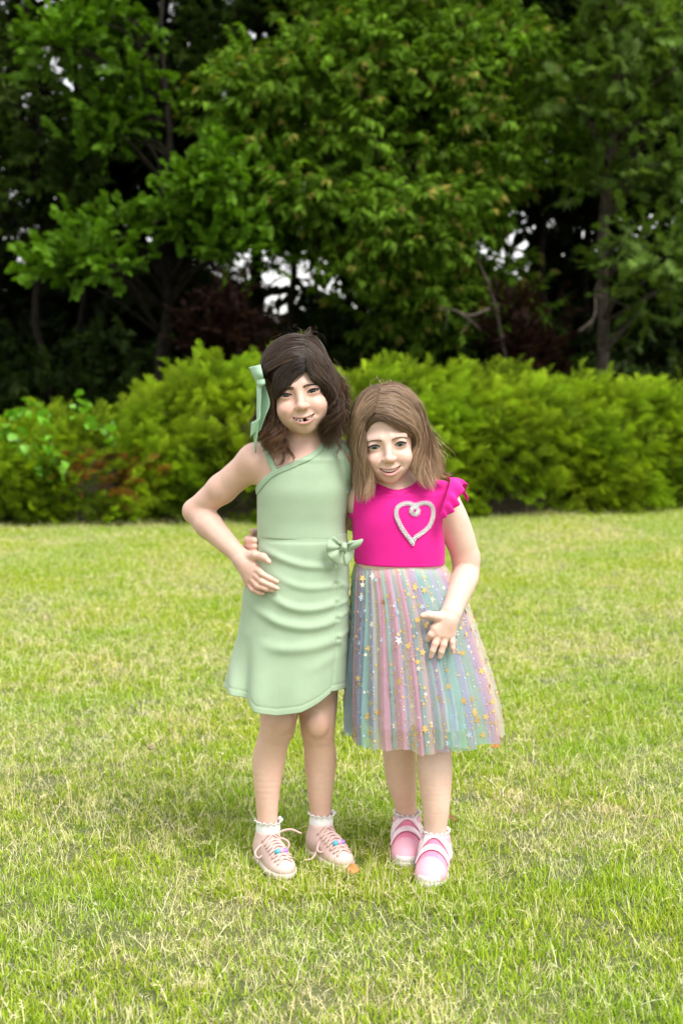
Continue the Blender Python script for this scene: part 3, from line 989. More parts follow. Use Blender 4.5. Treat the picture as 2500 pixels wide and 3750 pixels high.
class Head:
    """frame: x to the picture's right, -y out of the face, z up; origin in the skull at eye level"""
    def __init__(self, O, R, s, eye_h, mouth_h, smile, eye_tilt=0.0, lip=0.0042):
        self.O, self.R, self.s = np.asarray(O, float), R, s
        self.eye_h, self.mouth_h, self.smile, self.eye_tilt, self.lip = eye_h, mouth_h, smile, eye_tilt, lip
    def w(self, p):
        return self.O + (np.asarray(p, float) * self.s) @ self.R.T
    def l(self, P):
        return ((np.asarray(P) - self.O) @ self.R) / self.s
    def mouth_mid(self, x):
        u = np.clip(x / 0.026, -1.3, 1.3)
        return -0.0575 + self.smile * u * u
    def mouth_half(self, x):
        return self.mouth_h * 0.5 * np.clip(1 - (x / 0.0245) ** 2, 0, 1) ** 0.8
    def eye_open(self, q, sgn):
        """signed distance-like value of the almond opening, in local coordinates"""
        x = (q[..., 0] - sgn * 0.0292) * sgn
        z = q[..., 2] - self.eye_tilt * x
        u = x / 0.0124
        arch = 1 - u * u
        up = self.eye_h * 1.15 * np.clip(arch, -1.5, 1) ** 1 + 0.0003
        dn = self.eye_h * 0.75 * np.clip(arch, -1.5, 1)
        return np.maximum(z - up, -z - dn) * 0.8
    def add_to(self, sol):
        w, R, s = self.w, self.R, self.s
        def E(c, r, k, op='u', rot=None):
            sol.ell(w(c), np.array(r) * s, k * s, op, R if rot is None else R @ rot)
        def Cn(a, b, ra, rb, k, op='u'):
            sol.cone(w(a), w(b), ra * s, rb * s, k * s, op)
        E((0, .020, .040), (.071, .089, .082), .02)
        E((0, -.010, -.018), (.0575, .0655, .070), .022)
        E((0, -.036, -.064), (.034, .034, .0235), .022)
        E((0, -.0590, -.0775), (.015, .011, .0105), .014)
        for g in (-1, 1):
            E((g * .0305, -.0520, -.0315), (.0235, .0265, .0225), .014)
            E((g * .031, -.036, -.047), (.0150, .026, .020), .018)
            E((g * .068, .012, -.012), (.006, .015, .024), .008)
            Cn((g * .012, -.0675, .0170), (g * .038, -.0575, .0165), .0075, .0065, .018)
            E((g * .0200, -.0830, -.0005), (.0095, .009, .011), .012, 's')
        Cn((0, -.0700, .008), (0, -.0865, -.025), .0060, .0085, .012)
        E((0, -.0905, -.0275), (.0096, .0088, .0082), .007)
        for g in (-1, 1):
            E((g * .0106, -.0822, -.0308), (.0062, .0074, .0058), .006)
            E((g * .0052, -.0905, -.0375), (.0030, .0036, .0026), .0025, 's')
        E((0, -.060, -.053), (.030, .0195, .020), .016)
        # nose-to-mouth folds of the smile
        for g in (-1, 1):
            Cn((g * .0155, -.0845, -.034), (g * .0295, -.0765, -.052), .0022, .0018, .007, 's')
        # lips along the smile
        xs = np.linspace(-.0255, .0255, 11)
        yy = lambda x: -.0795 + .0125 * (x / .026) ** 2
        zu = lambda x: self.mouth_mid(x) + self.mouth_half(x)
        zl = lambda x: self.mouth_mid(x) - self.mouth_half(x)
        for a, b in zip(xs[:-1], xs[1:]):
            ra, rb = (self.lip * (1 - 0.55 * (abs(x) / .0255) ** 2) for x in (a, b))
            Cn((a, yy(a), zu(a) + ra * .55), (b, yy(b), zu(b) + rb * .55), ra * .6, rb * .6, .005)
            Cn((a, yy(a) - .0005, zl(a) - ra * .95), (b, yy(b) - .0005, zl(b) - rb * .95), ra, rb, .004)
        # open mouth
        def cav(p):
            q = self.l(p)
            m = np.abs(q[..., 2] - self.mouth_mid(q[..., 0])) - self.mouth_half(q[..., 0])
            m = np.maximum(m, np.abs(q[..., 0]) - .0245)
            return np.maximum(m, q[..., 1] + .056) * s
        c0 = w((0, -.078, -.0545))
        sol.custom(cav, c0 - .03, c0 + .03, .0016, 's')
        # eyelids over the eyeballs, with the almond opening
        for g in (-1, 1):
            E((g * .0292, -.0610, 0), (.0152, .0142, .0140), .006)
            def op_(p, g=g):
                q = self.l(p)
                return np.maximum(self.eye_open(q, g), np.maximum(q[..., 1] + .060, np.abs(q[..., 0] - g * .0292) - .0124)) * s
            c0 = w((g * .0292, -.070, 0))
            sol.custom(op_, c0 - .02, c0 + .02, .0012, 's')
    def tint(self, V, skin, lips, blush):
        """per-vertex skin colour: lips, mouth inside, cheeks, lids"""
        q = self.l(V)
        c = np.tile(np.array(skin, float), (len(V), 1))
        x, y, z = q.T
        front = (y < -.03)
        for g in (-1, 1):
            b = np.exp(-(((x - g * .036) / .017) ** 2 + ((z + .030) / .015) ** 2)) * front * 0.55
            c = c * (1 - b[:, None]) + np.array(blush) * b[:, None]
            e = np.exp(-(((x - g * .0292) / .016) ** 2 + ((z - .004) / .008) ** 2)) * front * 0.28
            c = c * (1 - e[:, None]) + np.array(blush) * 0.8 * e[:, None]
        n = np.exp(-((x / .012) ** 2 + ((z + .030) / .010) ** 2)) * front * 0.35
        c = c * (1 - n[:, None]) + np.array(blush) * n[:, None]
        zm, mh = self.mouth_mid(x), self.mouth_half(x)
        fall = np.clip(1 - (np.abs(x) / .0275) ** 2, 0, 1) ** 0.6
        up = (z - zm - mh) < self.lip * .95 * fall
        dn = (zm - mh - z) < self.lip * 1.8 * fall
        lip = up & dn & (y < -.062) & (np.abs(x) < .0272)
        c[lip] = lips
        cavity = (y > -.0735) & (np.abs(z - zm) < mh + .003) & (np.abs(x) < .026) & (y < -.03)
        c[cavity] = (0.26, 0.07, 0.06)
        return c

def strands_mesh(name, paths, width, cols, mat, parent, cen, twist=0.5, seed=0):
    """paths (n,k,3) -> flat tapering ribbons that face away from cen; cols (n,3)"""
    r = np.random.default_rng(seed)
    n, k, _ = paths.shape
    t = norm(np.gradient(paths, axis=1))
    out = norm(paths - cen)
    out = norm(out + r.normal(size=(n, 1, 3)) * twist)
    side = norm(np.cross(t, out))
    u = np.linspace(0, 1, k)
    prof = np.clip(np.minimum(0.55 + 3 * u, 1) * np.clip((1.04 - u) * 3.2, 0.12, 1), 0, 1)
    w = (np.asarray(width).reshape(-1, 1) * prof[None])[..., None] * 0.5
    V = np.stack([paths - side * w, paths + side * w], 2).reshape(-1, 3)
    base = (np.arange(n) * k * 2)[:, None] + (np.arange(k - 1) * 2)[None]
    Fq = np.stack([base, base + 1, base + 3, base + 2], -1).reshape(-1, 4)
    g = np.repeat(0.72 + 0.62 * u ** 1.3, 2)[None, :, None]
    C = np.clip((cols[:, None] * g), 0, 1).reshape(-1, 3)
    return mesh_obj(name, V, Fq, mat, parent, True, C)

def sheet(r, guides, n, spread, wave=0.0, wfreq=2.0, lift=0.0, cen=None, clump=0, uexp=1.0, k=20, startj=0.0, endcut=0.25, rootj=0.10):
    """n strands between neighbouring guide curves (each (m,3)); jitter grows along the strand"""
    G = np.stack([catmull(g, k) for g in guides])            # g,k,3
    m = len(G)
    u = r.random(n) ** uexp * (m - 1)
    if clump:
        cu = r.random(clump) * (m - 1)
        cl = cu[r.integers(0, clump, n)]
        uc = cl + r.normal(size=n) * 0.03 * (m - 1)
    i = np.clip(np.floor(u).astype(int), 0, max(m - 2, 0))
    def at(uu):
        if m == 1: return np.repeat(G, n, 0)
        uu = np.clip(uu, 0, m - 1)
        i = np.clip(np.floor(uu).astype(int), 0, m - 2)
        f = (uu - i)[:, None, None]
        return G[i] * (1 - f) + G[i + 1] * f
    P = at(u)
    t = np.linspace(0, 1, k)[None, :, None]
    if clump:
        ease = np.clip((t - 0.15) / 0.6, 0, 1) ** 1.2 * 0.85
        P = P * (1 - ease) + at(uc) * ease
    j = r.normal(size=(n, 1, 3)) * spread
    P = P + j * (startj + (1 - startj) * t ** 0.8)
    j2 = r.normal(size=(n, 1, 3)) * spread * 0.6
    P = P + j2 * np.sin(t * 3.1 + r.random((n, 1, 1)) * 6)
    if wave:
        key = (cl if clump else u)
        ph = (np.sin(key * 12.9898) * 43758.5453) % 1 * 6.283 + r.normal(size=n) * 0.35
        fr = wfreq * (0.8 + 0.4 * ((np.sin(key * 78.233) * 12543.12) % 1))
        a = np.clip((t - 0.2) / 0.5, 0, 1) * wave
        ang = (fr[:, None, None] * t * 6.283 + ph[:, None, None])
        P = P + np.concatenate([np.sin(ang) * a, np.cos(ang) * a * 0.7, np.sin(ang + 1.2) * a * 0.25], -1)
    if lift and cen is not None:
        P = P + norm(P - cen) * (r.random((n, 1, 1)) * lift)
    # strands end at different lengths
    e = 1 - endcut * r.random(n) ** 1.5
    b0 = (r.random(n) ** 2 * rootj)[:, None]
    tt = (b0 + np.linspace(0, 1, k)[None] * (e[:, None] - b0)) * (k - 1)
    i0 = np.clip(tt.astype(int), 0, k - 2)
    f = (tt - i0)[..., None]
    rows = np.arange(n)[:, None]
    return P[rows, i0] * (1 - f) + P[rows, i0 + 1] * f

def flat(fn2):
    """lift a function of (x, z) to points; on a 3D grid it is worked out once per column"""
    def fn(P):
        if P.ndim == 4:
            v = fn2(P[:, 0, :, 0], P[:, 0, :, 2])[:, None, :]
            return np.broadcast_to(v, P.shape[:3])
        return fn2(P[..., 0], P[..., 2])
    return fn

def poly_sdf(poly):
    """signed distance of a closed 2D polygon (negative inside)"""
    P = np.asarray(poly, float)
    Q = np.roll(P, -1, 0)
    def fn(x, z):
        d = np.full(x.shape, 1e9)
        ins = np.zeros(x.shape, bool)
        for (ax_, az_), (bx_, bz_) in zip(P, Q):
            ex, ez = bx_ - ax_, bz_ - az_
            t = np.clip(((x - ax_) * ex + (z - az_) * ez) / (ex * ex + ez * ez + 1e-12), 0, 1)
            d = np.minimum(d, (x - ax_ - t * ex) ** 2 + (z - az_ - t * ez) ** 2)
            cr = (az_ > z) != (bz_ > z)
            ins ^= cr & (x < (bx_ - ax_) * (z - az_) / (bz_ - az_ + 1e-12) + ax_)
        d = np.sqrt(d)
        return np.where(ins, -d, d)
    return fn

def line_dist(pts):
    P = np.asarray(pts, float)
    def fn(x, z):
        d = np.full(x.shape, 1e9)
        for (ax_, az_), (bx_, bz_) in zip(P[:-1], P[1:]):
            ex, ez = bx_ - ax_, bz_ - az_
            t = np.clip(((x - ax_) * ex + (z - az_) * ez) / (ex * ex + ez * ez + 1e-12), 0, 1)
            d = np.minimum(d, (x - ax_ - t * ex) ** 2 + (z - az_ - t * ez) ** 2)
        return np.sqrt(d)
    return fn

class Loft:
    """an upright trunk: rows of z, centre x, half width, centre y, half depth"""
    def __init__(self, rows, p=2.3):
        self.r = catmull(np.array(sorted(rows)), 240)
        self.r = self.r[np.argsort(self.r[:, 0])]
        self.p = p
    def at(self, z):
        return [np.interp(z, self.r[:, 0], self.r[:, i]) for i in range(1, 5)]
    def sdf(self, grow=0.0):
        z0, z1 = self.r[0, 0], self.r[-1, 0]
        def fn(P):
            x, y, z = P[..., 0], P[..., 1], P[..., 2]
            cx, a, cy, b = self.at(z)
            a, b = a + grow, b + grow
            u = (np.abs((x - cx) / a) ** self.p + np.abs((y - cy) / b) ** self.p) ** (1 / self.p)
            d = (u - 1) * np.minimum(a, b)
            return np.maximum(d, np.maximum(z - z1 - grow * 0, z0 - z))
        return fn
    def box(self, g=0.02):
        r = self.r
        return (np.array(((r[:, 1] - r[:, 2]).min() - g, (r[:, 3] - r[:, 4]).min() - g, r[0, 0] - g)), np.array(((r[:, 1] + r[:, 2]).max() + g, (r[:, 3] + r[:, 4]).max() + g, r[-1, 0] + g)))

# ------------------------------------------------------------------ materials of the two persons
def skin_mat(name, sss=0.12):
    m, nt, b, o = new_mat(name)
    at = nt.nodes.new('ShaderNodeAttribute'); at.attribute_name = 'tint'
    nz = ramp(nt, noise(nt, 70, 4, 0.6), [(0.3, (0.97, 0.945, 0.94)), (0.7, (1.02, 1.02, 1.02))])
    n2 = ramp(nt, noise(nt, 14, 3, 0.5), [(0.35, (0.98, 0.93, 0.915)), (0.65, (1.02, 1.02, 1.02))])
    c = mixrgb(nt, 'MULTIPLY', 1.0, mixrgb(nt, 'MULTIPLY', 1.0, at.outputs['Color'], nz), n2)
    nt.links.new(c, b.inputs['Base Color'])
    b.inputs['Roughness'].default_value = 0.43
    b.inputs['Specular IOR Level'].default_value = 0.45
    b.inputs['Subsurface Weight'].default_value = sss
    b.inputs['Subsurface Radius'].default_value = (1.0, 0.35, 0.2)
    b.inputs['Subsurface Scale'].default_value = 0.008
    bump(nt, b, noise(nt, 900, 2, 0.6), 0.08, 0.0006)
    return m

def tint_mat(name, rough=0.5, spec=0.4, aniso=0.0, sheen=0.0, metal=0.0, coat=0.0):
    m, nt, b, o = new_mat(name)
    at = nt.nodes.new('ShaderNodeAttribute'); at.attribute_name = 'tint'
    nt.links.new(at.outputs['Color'], b.inputs['Base Color'])
    b.inputs['Roughness'].default_value = rough
    b.inputs['Specular IOR Level'].default_value = spec
    b.inputs['Sheen Weight'].default_value = sheen
    b.inputs['Metallic'].default_value = metal
    b.inputs['Coat Weight'].default_value = coat
    return m

def rib_mat(name, colr, pitch=0.0028, horizontal=False, strength=0.5, sheen=0.25):
    """ribbed knit: fine vertical ridges running along z"""
    m, nt, b, o = new_mat(name)
    tcn = nt.nodes.new('ShaderNodeTexCoord')
    wv = nt.nodes.new('ShaderNodeTexWave')
    wv.wave_type = 'BANDS'
    wv.bands_direction = 'Z' if horizontal else 'X'
    wv.inputs['Scale'].default_value = 0.314 / pitch
    wv.inputs['Distortion'].default_value = 0.6
    wv.inputs['Detail'].default_value = 1
    wv.inputs['Detail Scale'].default_value = 1.5
    nt.links.new(tcn.outputs['Object'], wv.inputs['Vector'])
    lo = tuple(c * 0.96 for c in colr)
    c1 = ramp(nt, wv.outputs['Fac'], [(0.15, lo), (0.6, colr)])
    c2 = ramp(nt, noise(nt, 25, 4, 0.6), [(0.3, (0.95, 0.95, 0.95)), (0.7, (1.03, 1.03, 1.03))])
    nt.links.new(mixrgb(nt, 'MULTIPLY', 1.0, c1, c2), b.inputs['Base Color'])
    b.inputs['Roughness'].default_value = 0.75
    b.inputs['Specular IOR Level'].default_value = 0.2
    b.inputs['Sheen Weight'].default_value = sheen
    bump(nt, b, wv.outputs['Fac'], strength, 0.001)
    return m

def eyes_and_brows(hd, body, iris, brow_col, brow, lash_col, sol):
    """eyeballs, lash lines and brows of a head"""
    em = tint_mat('wet_eye', 0.05, 0.5, coat=0.5)
    hm = tint_mat('lash_hair', 0.7, 0.2)
    s = hd.s
    for g in (-1, 1):
        nu, nv = 28, 20
        th, ph = np.linspace(0, math.pi, nv), np.arange(nu) * 2 * math.pi / nu
        A, B = np.meshgrid(th, ph, indexing='ij')
        d = np.stack([np.sin(A) * np.cos(B), -np.cos(A), np.sin(A) * np.sin(B)], -1).reshape(-1, 3)   # pole looks out of the face
        v = np.array((g * .0292, -.0610, 0)) + d * .0128
        ang = np.degrees(np.arccos(np.clip(-d[:, 1], -1, 1)))
        c = np.full((len(v), 3), 0.80)
        c[ang < 31] = np.array(iris) * 0.55
        c[ang < 26] = iris
        c[ang < 12] = (0.004, 0.004, 0.004)
        f = np.array([(i * nu + j, i * nu + (j + 1) % nu, (i + 1) * nu + (j + 1) % nu, (i + 1) * nu + j) for i in range(nv - 1) for j in range(nu)])
        mesh_obj('eye', hd.w(v), f, em, body, True, c)
        # upper lash line and short lashes
        mb = MB()
        xs = np.linspace(-.0126, .0136, 13)
        def lid(x, top=True):
            u = np.clip(x / .0124, -1, 1)
            z = (hd.eye_h * 1.15 * (1 - u * u) + .0005) if top else -hd.eye_h * 0.75 * (1 - u * u)
            return np.stack([g * (.0292 + x), -.0735 + .0042 * u * u + .0000 * x, z + hd.eye_tilt * x], -1)
        up = lid(xs); up[:, 1] -= .0012
        mb.tube(hd.w(up), s * np.linspace(.0010, .0017, 13), 5, lash_col)
        lo = lid(xs, False); lo[:, 1] -= .0006; lo[:, 2] -= .0002
        mb.tube(hd.w(lo), s * .00045, 4, lash_col)
        for k in range(18):
            x = -.010 + .023 * k / 17
            p = lid(np.array([x]))[0]; p[1] -= .0015
            e = p + np.array((g * (.0010 + .0025 * max(0, x / .013)), -.0035, .0030 + .001 * (k % 2)))
            mb.tube(hd.w([p, (p + e) / 2 + (0, -.0006, -.0004), e]), s * np.array((.0004, .0003, .00012)), 3, lash_col)
        mb.build('eyelash', hm, body)
        mb = MB()
        r = np.random.default_rng(3 + g)
        for k in range(75):
            u = r.random()
            x, z, th_ = brow(u)
            z = z + (r.random() - 0.5) * th_
            ys = np.linspace(-.095, -.040, 56)
            fv = solid_eval(sol, hd.w(np.stack([np.full(56, g * x), ys, np.full(56, z)], -1)))
            y = ys[np.argmax(fv < 0)] - .0008
            p = np.array((g * x, y, z))
            dr = norm(np.array((g * 1.0, 0.12 + .3 * u, 0.35 - 0.8 * u))) * r.uniform(.005, .008)
            mb.tube(hd.w([p, p + dr * 0.6 + (0, -.0004, .0003), p + dr]), s * np.array((.00045, .0004, .00015)), 3, np.array(brow_col) * r.uniform(0.7, 1.3))
        mb.build('eyebrow', hm, body)

def teeth(hd, body, spec):
    m = tint_mat('tooth_enamel', 0.2, 0.5)
    for x, w, h, up in spec:
        mb = MB()
        zc = hd.mouth_mid(x) + (hd.mouth_half(x) - h * 0.50 if up else -hd.mouth_half(x) + h * 0.4)
        y = -.0762 + .0115 * (x / .026) ** 2
        n = 8
        ring = np.array([(math.copysign(abs(math.cos(a)) ** 0.6, math.cos(a)) * w / 2, 0, math.copysign(abs(math.sin(a)) ** 0.6, math.sin(a)) * h / 2) for a in np.arange(n) * 2 * math.pi / n])
        front = ring * 0.85 + (x, y - .0012, zc); mid = ring + (x, y, zc); back = ring + (x, y + .004, zc)
        v = np.concatenate([front, mid, back, [(x, y - .0016, zc)]])
        f = [(i, (i + 1) % n, n + (i + 1) % n, n + i) for i in range(n)] + [(n + i, n + (i + 1) % n, 2 * n + (i + 1) % n, 2 * n + i) for i in range(n)] + [(3 * n, (i + 1) % n, i) for i in range(n)]
        mb.add(hd.w(v), f, (0.90, 0.86, 0.78))
        mb.build('tooth', m, body)

def solid_eval(sol, P):
    F = np.full(P.shape[:-1], 0.5)
    for fn, a, b, k, op in sol.items:
        d = fn(P)
        F = smin(F, d, k) if op == 'u' else (-smin(-F, d, k) if op == 's' else -smin(-F, -d, k))
    return F

def grid_faces(nu, nv, wrap=False):
    f = []
    for j in range(nv - 1):
        for i in range(nu if wrap else nu - 1):
            k = (i + 1) % nu
            f.append((j * nu + i, j * nu + k, (j + 1) * nu + k, (j + 1) * nu + i))
    return np.array(f)

def thick(o, t, off=0.0):
    md = o.modifiers.new('thickness', 'SOLIDIFY')
    md.thickness = t
    md.offset = off
    return o

def strip(left, right, n, across=7, bulge=0.0, bdir=(0, -1, 0)):
    """cloth strip between two edge curves"""
    a, b = catmull(left, n), catmull(right, n)
    u = np.linspace(0, 1, across)
    v = a[:, None] * (1 - u)[None, :, None] + b[:, None] * u[None, :, None]
    v = v + (np.sin(u * math.pi) * bulge)[None, :, None] * np.array(bdir)
    return v.reshape(-1, 3), grid_faces(across, n)

class ShoeFrame:
    def __init__(self, ankle, ang, s=1.0):
        a = math.radians(ang)
        self.f = np.array((math.sin(a), -math.cos(a), 0)); self.x = np.array((math.cos(a), math.sin(a), 0)); self.s = s
        self.o = np.array((ankle[0], ankle[1], 0.0)) - self.f * 0.042 * s
        self.R = np.stack([self.x, self.f, (0, 0, 1)], 1)
    def w(self, p):
        return self.o + (np.asarray(p, float) * self.s) @ self.R.T

def shoe_solid(toe_h=0.030, girth=1.0):
    so = Solid()
    g = girth
    so.ell((0, .033, .036), (.031 * g, .036, .040), .02)
    so.ell((0, .085, .030), (.033 * g, .060, .042), .02)
    so.ell((.002, .132, .020), (.0355 * g, .046, toe_h), .02)
    so.cone((0, .040, .045), (0, .044, .078), .034 * g, .0325 * g, .02)
    so.custom(lambda P: 0.006 - P[..., 2], (-.2, -.2, -.2), (.2, .3, .2), .006, 'i')
    so.cone((0, .043, .066), (0, .046, .12), .027 * g, .030 * g, .004, 's')
    return so

def shoe_surf(so, y, phi, off=0.0):
    """point on the shoe: ray at angle phi (0 = picture right of the shoe, 90 = up) in the plane y"""
    d = np.array((math.cos(math.radians(phi)), 0, math.sin(math.radians(phi))))
    c = np.array((0, y, 0.020))
    ts = np.linspace(0.004, 0.10, 97)
    v = solid_eval(so, c + ts[:, None] * d)
    k = np.argmax(v > 0)
    t = ts[k - 1] + (ts[k] - ts[k - 1]) * (-v[k - 1]) / (v[k] - v[k - 1] + 1e-9)
    return c + d * (t + off)

def foot_parts(root, fr, so, upper_mat, sole_mat, tint_fn):
    V, Fq = so.mesh((-.05, -.02, -.005), (.05, .20, .10), .0022)
    V = relax(V, Fq, 1, .4)
    sh = mesh_obj('shoe', fr.w(V), Fq, upper_mat, root, True, tint_fn(V))
    sl = Solid()
    sl.ell((0, .040, .010), (.036, .044, .030), .02)
    sl.ell((.002, .118, .008), (.041, .062, .030), .03)
    sl.custom(lambda P: np.maximum(P[..., 2] - .018, .001 - P[..., 2]), (-.2, -.2, -.2), (.2, .3, .2), .004, 'i')
    V, Fq = sl.mesh((-.06, -.02, -.005), (.06, .20, .03), .0025)
    mesh_obj('sole', fr.w(V), Fq, sole_mat, sh)
    for yy in (.01, .045, .085, .125, .16):
        p = fr.w((0, yy, 0))
        FOOT.append((p[0], p[1], 0.031))
    return sh

def sock(root, ankle_pts, r0, mat, top_z, fr, frill=0.005, n_frill=13):
    """short sock with a lettuce edge; ankle_pts: (bottom, top) centres"""
    a, b = (np.asarray(p, float) for p in ankle_pts)
    nu, rows = 78, 10
    th = np.arange(nu) * 2 * math.pi / nu
    V = []
    for j in range(rows + 4):
        if j < rows:
            t = j / (rows - 1); c = a + (b - a) * t
            rr = r0[0] + (r0[1] - r0[0]) * t + 0.0006 * math.sin(j * 2.2)
            ring = np.stack([np.cos(th) * rr, np.sin(th) * rr, 0 * th], -1) + c
        else:
            e = (j - rows + 1) / 4
            wob = np.sin(th * n_frill) * e
            rr = r0[1] + frill * e * (0.7 + 0.6 * np.sin(th * n_frill + 1.2) * e)
            ring = np.stack([np.cos(th) * rr, np.sin(th) * rr, 0.004 * e + 0.0028 * wob], -1) + b
        V.append(ring)
    o = mesh_obj('sock', np.concatenate(V), grid_faces(nu, rows + 4, True), mat, root)
    thick(o, 0.0016)
    return o

# ------------------------------------------------------------------ hair
def hair_mat(name):
    m, nt, b, o = new_mat(name)
    at = nt.nodes.new('ShaderNodeAttribute'); at.attribute_name = 'tint'
    nt.links.new(at.outputs['Color'], b.inputs['Base Color'])
    b.inputs['Roughness'].default_value = 0.42
    b.inputs['Specular IOR Level'].default_value = 0.35
    b.inputs['Sheen Weight'].default_value = 0.0
    return m

def hair_tools(hd, zf, Y0, sol):
    cam_p = np.array((0, 0, CAM_H))
    ec, er = np.array((0, .020, .040)), np.array((.071, .089, .082))
    def H(zx, zy, dy=None, t=.011):
        """point on the outside of the hair (dy None) or at a set depth"""
        px, py = zf(zx, zy)
        if dy is not None: return U(px, py, Y0 + dy)
        d = U(px, py, 1.0) - cam_p
        r = er + t / hd.s
        o = (hd.l(cam_p) - ec) / r
        v = (hd.l(cam_p + d) - hd.l(cam_p)) / r
        a, b, c = v @ v, 2 * o @ v, o @ o - 1
        disc = b * b - 4 * a * c
        k = (-b - math.sqrt(disc)) / (2 * a) if disc > 0 else -b / (2 * a)
        a_ = np.linspace(Y0 - .20, Y0 + .06, 131)
        fv = solid_eval(sol, cam_p + a_[:, None] * d)
        hit = fv < t * .55
        if hit.any(): k = min(k, a_[np.argmax(hit)])
        return cam_p + d * k
    def G(*pts, t=.011):
        return np.array([H(*p, t=t) if len(p) == 2 else H(*p) for p in pts])
    return H, G

def hair_cap(hd, body_root, mat, colr, cuts, extra):
    so = Solid()
    so.ell(hd.w((0, .020, .040)), (np.array((.071, .089, .082)) + .0055) * hd.s, .01, 'u', hd.R)
    for a, b, ra, rb in extra:
        so.cone(a, b, ra, rb, .03)
    for c, r in cuts:
        so.ell(hd.w(c), np.array(r) * hd.s, .006, 's', hd.R)
    c = hd.O
    V, Fq = so.mesh(c - (.13, .13, .24), c + (.13, .15, .15), .004)
    jit = 0.0015 * vnoise(V * np.array((160, 160, 30)), 4)
    V = V + norm(V - c) * jit[:, None]
    col = np.array(colr)[None] * (0.85 + 0.3 * (0.5 + 0.5 * vnoise(V * np.array((220, 220, 30)), 6)))[:, None]
    return mesh_obj('hair', V, Fq, mat, body_root, True, col)

# ------------------------------------------------------------------ the taller person, sage dress
def z1(x, y): return 850 + x * .3189, 1180 + y * .3189
def z3(x, y): return 640 + x * .4464, 1600 + y * .4464
def z5(x, y): return 780 + x * .3827, 2150 + y * .3827

